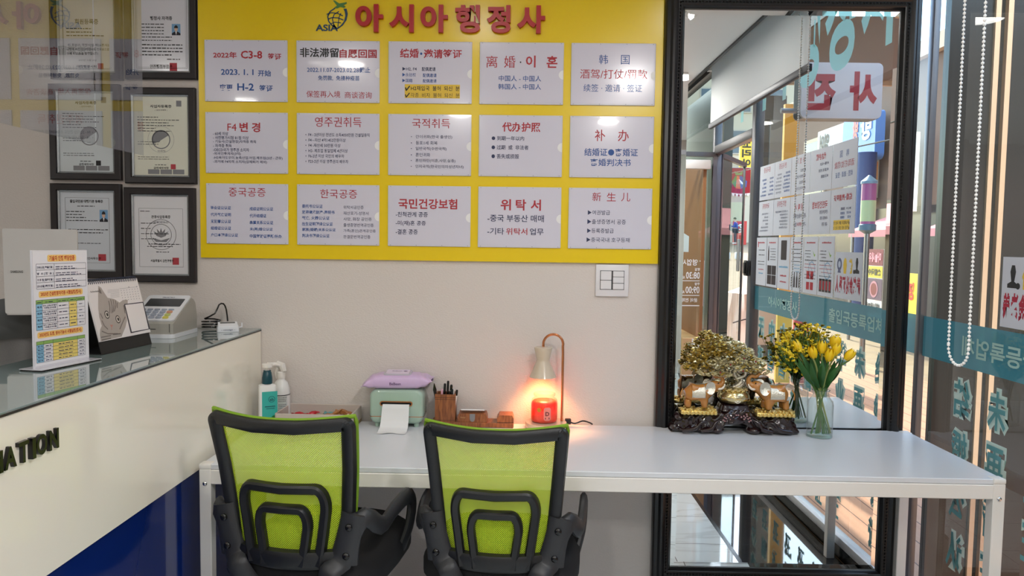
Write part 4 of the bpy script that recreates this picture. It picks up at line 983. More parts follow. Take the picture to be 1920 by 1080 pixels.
# candle
M.jar_glass = glass_thin('jar_glass', (255, 240, 234), 0, 1.45)
def wax_mat():
    m, N, L, bs = nodes_of('red_wax'); bs.inputs['Base Color'].default_value = lin((255, 78, 56)); bs.inputs['Roughness'].default_value = .4
    bs.inputs['Subsurface Weight'].default_value = 1.0; bs.inputs['Subsurface Radius'].default_value = (1, .22, .10); bs.inputs['Subsurface Scale'].default_value = .09
    return m
t = thing('candle_jar', 'glowing red candle in a glass jar under the lamp shade', 'candle', (0.0785, -0.082, TZ + .0255))
b = B(); b.lathe([(.046, .002), (.0485, .008), (.0485, .062), (.046, .074), (.040, .080)], seg=40); obj('wax', b, wax_mat(), t, 60)
b = B(); b.lathe([(.040, 0), (.049, .004), (.0505, .012), (.0505, .070), (.047, .084), (.038, .092), (.037, .096), (.041, .100), (.041, .106), (.038, .108)], seg=48, cap=False); obj('jar', b, M.jar_glass, t, 60)
b = B()
def onjar(x, z): return (.0512 * math.sin(x / .0512), -.0512 * math.cos(x / .0512), z)
b.raw([onjar(x, z) for x, z in rrect(-.004, .012, .023, .060, .009, 4)], [list(range(20))] ) if False else None
pl = rrect(-.003, .012, .024, .062, .009, 5); cpt = (.0105, .037)
vs = [onjar(*cpt)] + [onjar(*q) for q in pl]; b.raw(vs, [(0, 1 + j, 1 + (j + 1) % len(pl)) for j in range(len(pl))]); obj('label', b, mat('jar_label', (226, 140, 130), .4), t)
b = B(); put_text(b, 'D', .003, .030, .018, .046, 0, .05); b.rect(.002, .018, .019, .024); 
for v in b.bm.verts: v.co = Vector(onjar(v.co.x, v.co.z)) * 1.0; 
for v in b.bm.verts: v.co.x *= 1.006; v.co.y *= 1.006
obj('label_print', b, mat('jar_print', (120, 50, 50), .4), t, None)
pl = circ(-.021, .052, .0085, 18); vs = [onjar(-.021, .052)] + [onjar(*q) for q in pl]; b = B(); b.raw(vs, [(0, 1 + j, 1 + (j + 1) % 18) for j in range(18)]); obj('gold_sticker', b, mat('gold_sticker', (206, 150, 50), .35, .4), t)

# ---- vase of yellow flowers
M.vase_glass = glass_thin('vase_glass', (252, 254, 253), 0, 1.45)
VX, VY = 1.087, -0.135
t = thing('glass_vase', 'clear glass bottle vase on the desk by the mirror', 'vase', (VX, VY, TZ))
b = B(); b.lathe([(.043, .001), (.0455, .004), (.0455, .118), (.043, .132), (.031, .146), (.028, .152), (.0275, .166), (.031, .172)], seg=48, cap=False); b.lathe([(.0285, .171), (.0255, .166), (.026, .152), (.029, .145), (.041, .130), (.0435, .118), (.0435, .008)], seg=48, cap=False); obj('glass_body', b, M.vase_glass, t, 60)
b = B(); b.lathe([(.001, .001), (.043, .001), (.0445, .004), (.043, .008), (.001, .006)], seg=40, cap=False); obj('glass_base', b, glass_thin('vase_base', (235, 244, 242), .05, 1.5), t, 60)
b = B(); b.tube([(.030 * math.cos(2 * PI * j / 32), .030 * math.sin(2 * PI * j / 32), .172) for j in range(32)], .0022, 6, closed=True); obj('rim', b, glass_thin('vase_rim', (235, 242, 240), .05, 1.6), t)
M.tulip = mat('tulip_yellow', (248, 204, 22), .45, sss=.2); M.stem_green = mat('stem_green', (70, 112, 48), .5); M.leaf_green = mat('leaf_green', (48, 98, 46), .45); M.stem_pale = mat('stem_pale', (150, 160, 96), .5)
TUL = [(1.043, -.155, 1.066), (1.102, -.165, 1.058), (1.132, -.15, 1.077), (1.181, -.15, 1.057), (1.085, -.135, 1.083), (1.142, -.11, 1.098), (.992, -.03, 1.098), (1.02, -.06, 1.075)]
TLAB = ['yellow tulip held furthest from the window glass', 'yellow tulip lowest in the middle of the bunch', 'yellow tulip just behind the lowest one', 'yellow tulip leaning towards the window glass', 'yellow tulip behind and above the lowest one', 'open yellow tulip at the top of the bunch', 'yellow tulip behind, turned to the mirror', 'yellow tulip half hidden behind the bunch']
for i, (x, y, z) in enumerate(TUL):
    foot = Vector((VX + random.uniform(-.03, .03) - (x - VX) * .25, VY + random.uniform(-.02, .02), TZ + .012)); neck = Vector((VX + (x - VX) * .14, VY + (y - VY) * .14, TZ + .168)); head = Vector((x, y, z))
    t = thing('tulip', TLAB[i], 'flower', (0, 0, 0), 0, 'yellow tulips in the glass vase'); t.location = head
    mid = neck.lerp(head, .5) + Vector(((x - VX) * -.05, 0, .01))
    b = B(); b.tube([p - head for p in smooth_path([foot, neck, mid, head + Vector((0, 0, -.02))], 5)], .0032, 7); obj('stem', b, M.stem_green if i % 2 else M.stem_pale, t)
    axis = (head - mid).normalized(); q = Vector((0, 0, 1)).rotation_difference(axis).to_matrix().to_4x4()
    op = 1.5 if i == 5 else 1.0
    for k in range(6):
        a0 = 2 * PI * k / 6 + .3 * i; rr = .0165 if k % 2 else .0145; b = B()
        def pet(a, c):
            w = (math.sin(PI * min(c * .86 + .12, 1)) ** .8) * .62
            an = a0 + (a - .5) * 2 * w
            r = rr * (math.sin(PI * (.12 + .70 * c)) ** .7) * (1 + (op - 1) * c) 
            return Vector((r * math.cos(an), r * math.sin(an), -.025 + .048 * c - .004 * abs(a - .5)))
        b.grid(pet, 6, 8); b.move(q); obj('petal', b, M.tulip, t, 60)
    for k in range(2):
        ang = random.uniform(PI, 2 * PI) + k * 2.2; b = B(); base = neck.lerp(head, .05) - head; tip = neck.lerp(head, .72 + .1 * k) - head + Vector((.030 * math.cos(ang), .030 * math.sin(ang) - .01, 0))
        side = (tip - base).cross(Vector((math.cos(ang), math.sin(ang), .2))).normalized()
        def lf(a, c):
            p = base.lerp(tip, c) + Vector((.012 * math.cos(ang), .012 * math.sin(ang), 0)) * math.sin(PI * c)
            w = .0125 * math.sin(PI * (.06 + .92 * c)) ** .8
            return p + side * (a - .5) * 2 * w + Vector((0, .003, 0)) * abs(a - .5)
        b.grid(lf, 4, 10); obj('leaf', b, M.leaf_green, t, 60)
# filler sprays of small yellow blossom towards the mirror
M.blossom = mat('blossom_yellow', (236, 204, 30), .5); M.blossom_leaf = mat('blossom_leaf', (140, 140, 30), .5)
SPR = [(-.07, .085, 1.10), (-.03, .10, 1.13), (.02, .10, 1.125), (.055, .085, 1.09), (-.095, .07, 1.05), (.04, .06, 1.05), (-.05, .055, 1.04), (-.125, .05, 1.075)]
for i, (dx, dy, z) in enumerate(SPR):
    rnd = random.Random(40 + i); neck = Vector((VX + dx * .15, VY + .008, TZ + .168)); head = Vector((VX + dx, VY + dy, z))
    t = thing('blossom_spray', 'sprig of tiny yellow blossom in the vase behind the tulips', 'flower', head, 0, 'yellow blossom sprigs behind the tulips')
    foot = Vector((VX - dx * .25, VY - .01, TZ + .012))
    b = B(); b.tube([p - head for p in smooth_path([foot, neck, neck.lerp(head, .6), head], 4)], .002, 6)
    fl = B(); lv = B()
    for j in range(34):
        o_ = Vector((rnd.gauss(0, .020), rnd.gauss(0, .016), rnd.uniform(-.075, .03))); st = o_ * .25 + Vector((0, 0, -.04))
        b.tube([st + Vector((-dx * .1, -dy * .1, -.02)), o_], .0007, 4)
        (fl if j % 4 else lv).ball(o_, .0062 * rnd.uniform(.7, 1.2), None, .0045, 6, 4)
        if j % 2:
            for k in range(3): fl.ball(o_ + Vector((rnd.uniform(-.007, .007), rnd.uniform(-.007, .007), rnd.uniform(-.005, .006))), .0042, None, .003, 6, 4)
    obj('stem', b, M.stem_green, t); obj('blossom', fl, M.blossom, t); obj('leaves', lv, M.blossom_leaf, t)
# ================================================================ THINGS ON THE COUNTER
CZ = 1.1005
# acrylic stand with price table
t = thing('acrylic_sign_stand', 'upright acrylic stand with coloured Korean timetable on the counter', 'sign stand', (-1.2375, -0.8875, CZ), math.atan2(.179, .035))
w, h = 0.0915, 0.308
b = B(); b.slab(rrect(-w - .012, -.035, w + .012, .035, .010, 4), 0, .003); obj('base', b, M.black_gloss, t)
b = B(); b.box(-w - .010, w + .010, -.034, .034, .003, .0045); obj('base_plate', b, M.acrylic, t)
b = B(); b.box(-w, w, -.003, .003, .004, h, .001, 1); obj('holder', b, M.acrylic, t)
Y0 = -.0034
b = B(); b.rect(-w + .002, .01, w - .002, h - .002, Y0); obj('sheet', b, mat('sheet_white', (232, 232, 238), .2, coat=.3), t, None)
def su(v): return -w + (v - 52) / (487 - 52) * 2 * w        # crop units across; rows follow the sheet
def sv(v): return h - (v - 75) / (1010 - 75) * h
pb_, yb, bb, gb, kb, rb_, nb = (B() for _ in range(7))
for (x0, x1, zt, zb, s) in ((165, 392, 118, 160, '기술자 인정 해당업종'), (95, 440, 402, 440, '2023년 건설현장자격증 시험일정(정시)'), (78, 435, 722, 758, '2023년도 도장, 방수기능사 시험일정(정시)')):
    pb_.flat(rrect(su(x0), sv(zb + 6), su(x1), sv(zt - 6), .0048, 4), Y0 - .0002); put_text(rb_, s, su(x0 + 14), sv(zb), su(x1 - 14), sv(zt), Y0 - .0004, .03)
def table(x0, x1, rows, cols):
    for z in rows: kb.rect(su(x0), sv(z) - .0004, su(x1), sv(z) + .0004, Y0 - .0005)
    for c in cols: kb.rect(su(c) - .0004, sv(rows[-1]), su(c) + .0004, sv(rows[0]), Y0 - .0005)
table(80, 470, [182, 230, 280, 328, 378], [80, 215, 470])
for q, s in enumerate(['건축도장[ 塗裝技能 ]', '방  수 [ 防  水 ]', '거 푸 집[ 型枠技能 ]', '온수온돌[ 暖房技能 ]']): put_text(nb, s, su(86), sv(222 + q * 49), su(208), sv(200 + q * 49), Y0 - .0005, .02)
for q in range(4):
    for p_ in range(2): fill_lines(nb, [(su(226), sv(212 + q * 49 + p_ * 15), su(360 + 40 * (q % 2) + 30 * p_), .0032)], Y0 - .0005)
gb.rect(su(72), sv(495), su(455), sv(465), Y0 - .0002)
table(72, 455, [465, 495, 548, 598, 650, 700], [72, 118, 232, 325, 388, 455])
bb.rect(su(72), sv(700), su(118), sv(495), Y0 - .0002); yb.rect(su(325), sv(700), su(388), sv(495), Y0 - .0002)
for q in range(4):
    zz = 520 + q * 51
    put_text(nb, '제%d회' % (q + 1), su(80), sv(zz + 8), su(112), sv(zz - 8), Y0 - .0005, .02)
    put_text(nb, '방수, 건축도장,철근', su(124), sv(zz), su(226), sv(zz - 15), Y0 - .0005, .02, 1); put_text(nb, '거푸집,온수온돌', su(130), sv(zz + 18), su(222), sv(zz + 3), Y0 - .0005, .02, 1)
    for x0, x1 in ((245, 310), (335, 380), (405, 440)): fill_lines(nb, [(su(x0), sv(zz + 5), su(x1), .0034)], Y0 - .0005)
gb.rect(su(68), sv(815), su(450), sv(788), Y0 - .0002)
table(68, 450, [788, 815, 843, 871, 899, 927, 955], [68, 122, 192, 388, 450])
bb.rect(su(68), sv(955), su(122), sv(815), Y0 - .0002); yb.rect(su(192), sv(955), su(388), sv(815), Y0 - .0002)
for q in range(5):
    zz = 829 + q * 28
    put_text(nb, '제%d회' % (q + 1), su(76), sv(zz + 7), su(114), sv(zz - 7), Y0 - .0005, .02, 1)
    for x0, x1 in ((135, 180), (235, 350), (402, 440)): fill_lines(nb, [(su(x0), sv(zz + 5), su(x1), .0034)], Y0 - .0005)
for x0, x1 in ((80, 112), (140, 205), (240, 315), (335, 380), (395, 450)): fill_lines(nb, [(su(x0), sv(486), su(x1), .003)], Y0 - .0005)
for hb in range(3):
    x0, x1, zt, zb = ((165, 392, 118, 160), (95, 440, 402, 440), (78, 435, 722, 758))[hb]
    obj('heading_band', B().flat(rrect(su(x0), sv(zb + 6), su(x1), sv(zt - 6), .0048, 4), Y0 - .0002), mat('heading_band', (246, 206, 120), .5), t, None)
pb_.bm.free()
for nm, bq, c in (('yellow_cells', yb, (238, 216, 120)), ('blue_cells', bb, (140, 196, 226)), ('green_header', gb, (142, 184, 96)), ('table_lines', kb, (70, 72, 90)), ('heading_lettering', rb_, (190, 60, 40)), ('lettering', nb, (44, 48, 84))):
    obj(nm, bq, mat(nm, c, .5), t, None)

# desk calendar
ca = math.atan2(.243, .024)
t = thing('desk_calendar', 'spiral desk calendar with a grey kitten picture', 'calendar', (-1.222, -0.5875, CZ), ca)
W = .122; H = .215; LEAN = .055; FT = .038
M.cal_black = mat('calendar_black', (26, 26, 28), .5); M.cal_paper = mat('calendar_paper', (236, 232, 232), .4)
tilt = math.atan2(LEAN, H)
b = B(); b.prism([(-W, 0), (W, 0), (W, H / math.cos(tilt)), (-W, H / math.cos(tilt))], lambda a, c: (a, LEAN * c * math.cos(tilt) / H, c * math.cos(tilt)), lambda a, c: (a, LEAN * c * math.cos(tilt) / H + .002, c * math.cos(tilt)))
b.prism([(-W, 0), (W, 0), (W, H), (-W, H)], lambda a, c: (a, LEAN * 2 - LEAN * c / H, c), lambda a, c: (a, LEAN * 2 - LEAN * c / H + .002, c)); b.box(-W, W, 0, LEAN * 2, 0, .002)
obj('easel', b, M.cal_black, t)
# things drawn on the sheet: local x, height along the sheet s
def on(x, s, d): return Vector((x, s * math.sin(tilt) - d * math.cos(tilt), s * math.cos(tilt) + d * math.sin(tilt)))
def sheet(b, d):
    for v in b.bm.verts: v.co = on(v.co.x, v.co.z, d - v.co.y * 0)
    return b
SL = H / math.cos(tilt)
b = B(); b.prism([(-W, FT), (W, FT), (W, SL - .004), (-W, SL - .004)], lambda a, c: on(a, c, .0005), lambda a, c: on(a, c, .006)); obj('paper_block', b, M.cal_paper, t)
def cu(v): return -W + (v - 85) / (700 - 85) * 2 * W
# a slanted crop: (x, y) in the zoomed crop -> sheet coordinates
def cs(x, y):
    xl = 75 + (y - 205) * (228 - 75) / (880 - 205); xr = 632 + (y - 165) * (760 - 632) / (770 - 165)
    u = (x - xl) / (xr - xl); yt = 205 - 40 * u; yb_ = 880 - 112 * u
    return (-W + 2 * W * u, SL - .004 - (SL - .004 - FT) * (y - yt) / (yb_ - yt))
def cpoly(b, pts, k=0): b.flat([cs(*p) for p in pts], 0); return b
lay = []
fur = B(); cpoly(fur, [(205, 250), (235, 270), (262, 320), (300, 385), (370, 400), (425, 440), (450, 420), (490, 405), (515, 410), (512, 450), (475, 500), (490, 560), (500, 640), (480, 720), (450, 790), (440, 822), (232, 875), (222, 800), (225, 740), (240, 700), (215, 600), (205, 500), (205, 400)])
lay.append(('kitten_fur', fur, (178, 170, 164), .0062))
mk = B()
for pts in ([(330, 400), (345, 480), (340, 560)], [(355, 405), (365, 470), (352, 550)], [(380, 415), (385, 470), (366, 540)], [(310, 420), (322, 490), (320, 560)], [(400, 440), (398, 500)], [(240, 640), (265, 700), (300, 740)], [(225, 560), (250, 620)], [(480, 600), (440, 690), (420, 740)], [(232, 830), (330, 810)], [(240, 860), (330, 840)], [(350, 800), (430, 790)], [(240, 760), (300, 790), (400, 790)]):
    stroke(mk, [cs(*p) for p in pts], .0035, 0)
cpoly(mk, [(212, 270), (230, 300), (240, 340), (215, 330)]); cpoly(mk, [(462, 470), (480, 470), (486, 560), (476, 560)])
lay.append(('kitten_stripes', mk, (124, 116, 112), .0064))
ey = B(); ei = B(); ep = B()
for x, y in ((291, 575), (403, 628)):
    x_, z_ = cs(x, y); ey.flat(circ(x_, z_, .0105, 18, .0125)); ei.flat(circ(x_, z_, .0078, 16, .0095)); ep.flat(circ(x_ + .001, z_, .0042, 14, .0058))
lay += [('kitten_eye_rim', ey, (66, 60, 58), .0066), ('kitten_iris', ei, (214, 208, 198), .0067), ('kitten_pupil', ep, (50, 46, 46), .0068)]
no = B(); cpoly(no, [(320, 690), (350, 690), (338, 725)]); stroke(no, [cs(338, 725), cs(335, 745)], .002); lay.append(('kitten_nose', no, (196, 140, 130), .0066))
ln = B()
for q in range(7): stroke(ln, [cs(300 if q < 3 else 330, 300 + q * 14), cs(425, 290 + q * 14)], .0006)
stroke(ln, [cs(428, 285), cs(630, 262)], .0008)
for r_ in range(5):
    for c_ in range(7):
        x, y = 445 + c_ * 31 + r_ * 4, 305 + r_ * 27 - c_ * 3.4; x_, z_ = cs(x, y); ln.rect(x_ - .0015, z_ - .0012, x_ + .0015, z_ + .0012)
for x, y, s_ in ((532, 266, 4), (625, 260, 5)):
    x_, z_ = cs(x, y); ln.rect(x_ - .002, z_ - .002, x_ + .002, z_ + .002)
lay.append(('calendar_grid', ln, (150, 150, 156), .0064))
tx = B(); x0, z0 = cs(128, 318); x1, z1 = cs(212, 296); put_text(tx, 'Schedule', x0, z0 - .002, x1, z1 - .001, 0, .01); lay.append(('calendar_lettering', tx, (60, 60, 66), .0065))
bx_ = B(); cpoly(bx_, [(472, 457), (690, 430), (752, 735), (535, 785)]); lay.append(('note_border', bx_, (52, 50, 66), .0067))
wx = B(); cpoly(wx, [(482, 466), (682, 442), (735, 732), (545, 770)]); lay.append(('note_area', wx, (238, 234, 234), .0069))
for nm, bq, c, d in lay: obj(nm, sheet(bq, d), mat(nm, c, .45), t, None)
b = B()
for i in range(26):
    x = -W + .012 + i * (2 * W - .024) / 25; c0 = on(x, SL - .004, .003)
    b.tube([(x, c0.y + .0075 * math.cos(a), c0.z + .0075 * math.sin(a)) for a in [2 * PI * j / 10 for j in range(10)]], .0011, 5, closed=True)
obj('spiral_binding', b, mat('spiral_blue', (70, 78, 100), .3, .6), t)
b = B()
for i in range(26):
    x = -W + .012 + i * (2 * W - .024) / 25; p = on(x, SL - .0115, .0064); b.flat([(x - .0013, p.z - .0018), (x + .0013, p.z - .0018), (x + .0013, p.z + .0018), (x - .0013, p.z + .0018)], p.y)
obj('punch_hole', b, M.ink_black, t, None)

# card terminal
M.term_grey = mat('terminal_grey', (168, 165, 156), .35); M.term_white = mat('terminal_white', (226, 228, 232), .3); M.key_grey = mat('key_grey', (160, 168, 182), .4)
t = thing('card_terminal', 'grey and white card payment terminal beside the calendar', 'card terminal', (-1.285, -0.235, CZ), math.radians(1))
hw = .078
side = [(-.100, .012), (.098, .012), (.100, .060), (.088, .110), (.070, .126), (.050, .127), (-.085, .058), (-.100, .050)]
b = B()
def term(x, k): return [(x, y * k, .012 + (z - .012) * (1 - (1 - k) * .6)) for y, z in side]
b.ring([term(-hw, .96), term(-hw + .006, 1), term(hw - .006, 1), term(hw, .96)]); obj('body', b, M.term_grey, t, 30)
b = B(); b.slab(rrect(-hw - .004, -.106, hw + .004, .104, .018, 5), 0, .014); obj('base', b, M.term_white, t)
# sloping face frame: from front (-.085,.058) to back (.05,.127)
sl_ = math.atan2(.069, .135); SLN = math.hypot(.069, .135)
def fm(b): return b.move(Matrix.Translation((0, -.085, .0585)) @ Matrix.Rotation(sl_, 4, 'X'))
b = B(); b.slab([(x, y) for x, y in rrect(-hw + .002, -.004, hw - .002, SLN + .010, .012, 4)], 0, .005); obj('face_plate', fm(b), M.term_white, t)
b = B(); b.slab(rrect(-hw + .016, SLN * .56, hw - .014, SLN * .90, .003, 2), .005, .0058); obj('screen', fm(b), mat('screen_dark', (70, 72, 74), .15), t)
for r_ in range(4):
    for c_ in range(5):
        x0, y0 = -hw + .014 + c_ * .0245, .006 + r_ * .0175
        b = B(); b.slab(rrect(x0, y0, x0 + .019, y0 + (.012 if r_ < 3 else .007), .003, 2), .005, .0085)
        km = M.key_grey
        if c_ == 4: km = [mat('key_yellow', (206, 196, 84), .4), mat('key_green', (186, 196, 110), .4), mat('key_red', (204, 150, 116), .4), M.key_grey][r_]
        obj('key', fm(b), km, t)
b = B(); put_text(b, 'SMARTRO', -.022, SLN * .94, .022, SLN * .985, 0, .02); 
for v in b.bm.verts: v.co = Vector((v.co.x, v.co.z, .0053))
obj('face_lettering', fm(b), M.ink_navy, t, None)
b = B(); b.box(-.040, .02, -.1005, -.0985, .030, .0325); b.box(hw - .012, hw - .0105, -.1005, -.0985, .02, .05); obj('card_slot', b, M.ink_black, t)
# small reader with display
t = thing('pin_reader', 'small white number display unit at the counter corner by the wall', 'card reader', (-1.105, -0.112, CZ), math.radians(26))
b = B(); b.ring([rb for rb in [[(x * k, y * k, z) for x, y in rrect(-.038, -.026, .038, .026, .006, 3)] for k, z in ((1, 0), (1, .016), (.95, .022))]]); obj('body', b, M.term_white, t)
b = B(); b.prism([(-.034, -.02), (.034, -.02), (.034, .02), (-.034, .02)], lambda a, c: (a, c, .0215), lambda a, c: (a, c * .9, .0235 + .010 * (c + .02) / .04)); obj('raised_face', b, M.term_white, t)
b = B(); b.prism([(-.026, .002), (.026, .002), (.026, .016), (-.026, .016)], lambda a, c: (a, c * .9, .0240 + .010 * (c + .02) / .04 - .001), lambda a, c: (a, c * .9, .0242 + .010 * (c + .02) / .04)); obj('display', b, mat('display_grey', (110, 112, 110), .2), t)
b = B(); put_text(b, '- ninsign -', -.024, .004, .024, .010, -.0262, .02); obj('front_lettering', b, M.ink_navy, t, None)
b = B(); b.tube([(.036, .0, .012), (.05, .004, .014), (.05, .006, .03)], .003, 6); obj('cable_clip', b, M.term_white, t)
b = B(); pts = []
for i in range(40):
    a = i * .55; pts.append((-1.185 + (.034 + .004 * math.sin(i * 1.7)) * math.cos(a), -.075 + (.022 + .003 * math.cos(i)) * math.sin(a), CZ + .005 + i * .0009))
pts += [(-1.175, -.06, CZ + .06), (-1.165, -.045, CZ + .092), (-1.15, -.04, CZ + .096), (-1.135, -.05, CZ + .075), (-1.12, -.075, CZ + .034)]
b.tube(smooth_path(pts, 2), .0030, 6); tag(obj('coiled_cable', b, M.black_gloss, None), 'black coiled cable on the counter behind the card terminal', 'cable')

# laptop on a slim riser behind the counter
lx, ly, la = -1.530, -0.52, math.radians(10)
t = thing('laptop', 'silver laptop seen from behind, lid upright, beyond the sign stand', 'laptop', (lx, ly, 1.195), la)
M.silver = mat('silver_lid', (206, 204, 202), .35, .15)
b = B(); b.slab(rrect(-.108, .0, .108, .19, .010, 4), 0, .014); obj('keyboard_base', b, M.silver, t)
b = B(); b.prism(rrect(-.108, .004, .108, .272, .006, 4), lambda a, c: (a, -.002 - c * .02, c), lambda a, c: (a, .005 - c * .02, c)); ld_ = obj('lid', b, M.silver, t)
b = B(); put_text(b, 'SAMSUNG', -.088, .133, -.052, .141, 0, .03)
for v in b.bm.verts: v.co.y = -.0032 - v.co.z * .02
obj('lid_lettering', b, mat('lid_print', (120, 118, 116), .4), ld_, None)
t = thing('laptop_riser', 'dark grey stand holding the laptop behind the counter', 'laptop stand', (-1.50, -.50, .7305), la)
b = B(); b.slab(rrect(-.09, -.03, .09, .17, .02, 4), 0, .008); obj('foot_plate', b, M.frame_grey, t)
b = B(); b.box(.04, .09, .05, .075, .008, .455); obj('post', b, M.frame_grey, t)
b = B(); b.slab(rrect(-.04, .02, .11, .15, .01, 3), .455, .463); obj('tray', b, M.frame_grey, t)
# grey chair behind the counter
M.grey_mesh = mat('grey_mesh', (158, 158, 160), .7, bump=(600, .6)); M.grey_frame = mat('grey_frame', (108, 111, 114), .4)
t = thing('executive_chair', 'grey mesh office chair with dark curved top behind the counter', 'chair', (-1.97, -0.30, 0), math.radians(66))
def gs(a, c): 
    u = a * 2 - 1; return Vector((u * (.21 + .03 * math.sin(PI * c)), -.24 - .06 * c + .07 * u * u, .56 + .62 * c))
b = B(); b.grid(gs, 14, 14); obj('mesh_back', b, M.grey_mesh, t)
b = B(); P_ = [gs(0, c / 12) for c in range(13)] + [gs(a / 12, 1) for a in range(1, 13)] + [gs(1, 1 - c / 12) for c in range(1, 13)] + [gs(1 - a / 12, 0) for a in range(1, 12)]
b.tube(P_, .016, 8, closed=True); obj('back_frame', b, M.grey_frame, t)
b = B(); b.grid(lambda a, c: gs(a, .80 + .22 * c) + Vector((0, -.020 - .02 * math.sin(PI * c), .05 * math.sin(PI * a))), 14, 6); obj('head_band', b, M.grey_frame, t)
b = B(); b.tube([(0, -.30, .50), (0, -.335, .72), (-.14, -.30, .98)], .018, 8); b.tube([(0, -.335, .72), (.14, -.30, .98)], .018, 8); b.tube([(0, -.06, .44), (0, -.28, .46), (0, -.30, .5)], .022, 8); obj('back_strut', b, M.grey_frame, t)
b = B(); b.ring([[(x * k, y * k, z) for x, y in rrect(-.24, -.24, .24, .24, .08, 5)] for k, z in ((.9, .44), (1, .46), (1, .49), (.9, .51))]); obj('seat', b, M.grey_mesh, t)
b = B(); b.cyl((0, 0, .08), (0, 0, .44), .026); obj('gas_lift', b, M.black_gloss, t)
for i in range(5):
    a = 2 * PI * i / 5; d = Vector((math.cos(a), math.sin(a), 0)); b = B(); b.tube([(0, 0, .10), d * .3 + Vector((0, 0, .07))], [.026, .016], 8); lg = obj('leg', b, M.grey_frame, t)
    b = B(); b.ball(d * .3 + Vector((0, 0, .0275)), .027); obj('caster', b, M.black_gloss, lg)
# ================================================================ ELEPHANT FIGURINE
FX, FY = 0.785, -0.080
M.lacquer = mat('dark_lacquer', (34, 16, 18), .14, coat=.5); M.ochre = mat('ochre_glaze', (182, 122, 56), .22, coat=.5)
M.gold = mat('gold', (240, 212, 132), .25, .85); M.pale_gold = mat('pale_gold', (232, 214, 158), .18, .9); M.silver_gilt = mat('silver_gilt', (222, 216, 198), .25, .75, bump=(260, 1.0)); M.ivory = mat('ivory', (236, 224, 206), .3)
fig = thing('elephant_figurine', 'two ochre elephants flanking a gold money tree on dark carved stand', 'figurine', (FX, FY, TZ))
def skin(pts, edges, rad, sub=2):
    me = bpy.data.meshes.new('skin_tmp'); me.from_pydata(pts, edges, []); o = bpy.data.objects.new('skin_tmp', me); _tmp.collection.objects.link(o)
    sk = o.modifiers.new('s', 'SKIN'); sk.use_smooth_shade = True
    for i, r in enumerate(rad): me.skin_vertices[0].data[i].radius = r if isinstance(r, tuple) else (r, r)
    me.skin_vertices[0].data[0].use_root = True
    sd = o.modifiers.new('d', 'SUBSURF'); sd.levels = sub
    _tmp.view_layers[0].update(); dg = _tmp.view_layers[0].depsgraph
    m2 = bpy.data.meshes.new_from_object(o.evaluated_get(dg)); b = B(); b.bm.from_mesh(m2)
    bpy.data.objects.remove(o); bpy.data.meshes.remove(me); bpy.data.meshes.remove(m2)
    return b
# stand: a gnarled root with an arch in its middle
def stand_pt(a, c):
    u = a * 2 - 1                                   # along x
    x = u * .226
    arch = max(0, 1 - (u / .235) ** 4) if abs(u) < .235 else 0
    zb = .034 * arch ** .5 if arch > 0 else .0
    zt = .073 + .006 * math.sin(9 * u) + (.022 if abs(u) < .30 else 0) * (1 - (abs(u) / .30) ** 6) - .022 * max(0, abs(u) - .88) / .12
    v = c * 2 * PI
    dpt = .050 + .010 * math.cos(6 * u + 1) - .018 * max(0, abs(u) - .8) / .2
    cy, cz = math.cos(v), math.sin(v)
    cy = abs(cy) ** .55 * (1 if cy > 0 else -1); cz = abs(cz) ** .55 * (1 if cz > 0 else -1)
    flare = 1 + .16 * max(0, -cz)
    gn = .0035 * math.sin(26 * u + 4 * cz) * math.cos(3 * v) + .003 * math.sin(41 * u - 7 * cz)
    return Vector((x + .010 * (-cz) * (1 if u > 0 else -1) * abs(u), dpt * flare * cy + gn * cy, max(.0, (zt + zb) / 2 + (zt - zb) / 2 * cz + gn * (cz > -.6))))
b = B(); b.grid(lambda c, a: stand_pt(a, c), 40, 80, True)
b.bm.verts.ensure_lookup_table(); n = 81; b.bm.faces.new([b.bm.verts[i * n] for i in range(40)]); b.bm.faces.new([b.bm.verts[i * n + 80] for i in range(40)][::-1])
obj('carved_stand', b, M.lacquer, fig, 60)
b = B()
for s in (-1, 1):
    for k, (x0, x1) in enumerate(((.058, .13), (.11, .2))):
        b.tube(smooth_path([(s * x0, -.056, .055 - .01 * k), (s * (x0 + .02), -.062, .045), (s * (x0 * .5 + x1 * .5), -.064, .022), (s * x1, -.058, .012)], 4), [.004] * 4 + [.006] * 4 + [.008] * 5, 7)
    b.ball((s * .215, 0, .016), .022, .045, .016); b.ball((s * .068, -.035, .014), .026, .030, .0142); b.ball((s * .205, -.01, .055), .018, .04, .016)
obj('root_knots', b, M.lacquer, fig, 60)
b = B()
for s in (-1, 1):
    for x, z in ((.004, .073), (.015, .066), (.024, .070), (.030, .064), (.036, .070), (.040, .060), (.046, .064), (.050, .054), (.044, .050), (.034, .077), (.026, .058)): b.ball((s * x, -.0575, z), .0035, .0045, .003, 7, 5)
obj('blossom_inlay', b, mat('inlay_pink', (170, 130, 130), .4), fig)
b = B(); b.ring([[(x * k, y * k, z) for x, y in rrect(-.052, -.045, .052, .045, .012, 4)] for k, z in ((1.05, .084), (1, .088), (.92, .104), (.96, .107))]); obj('plinth', b, M.lacquer, fig)
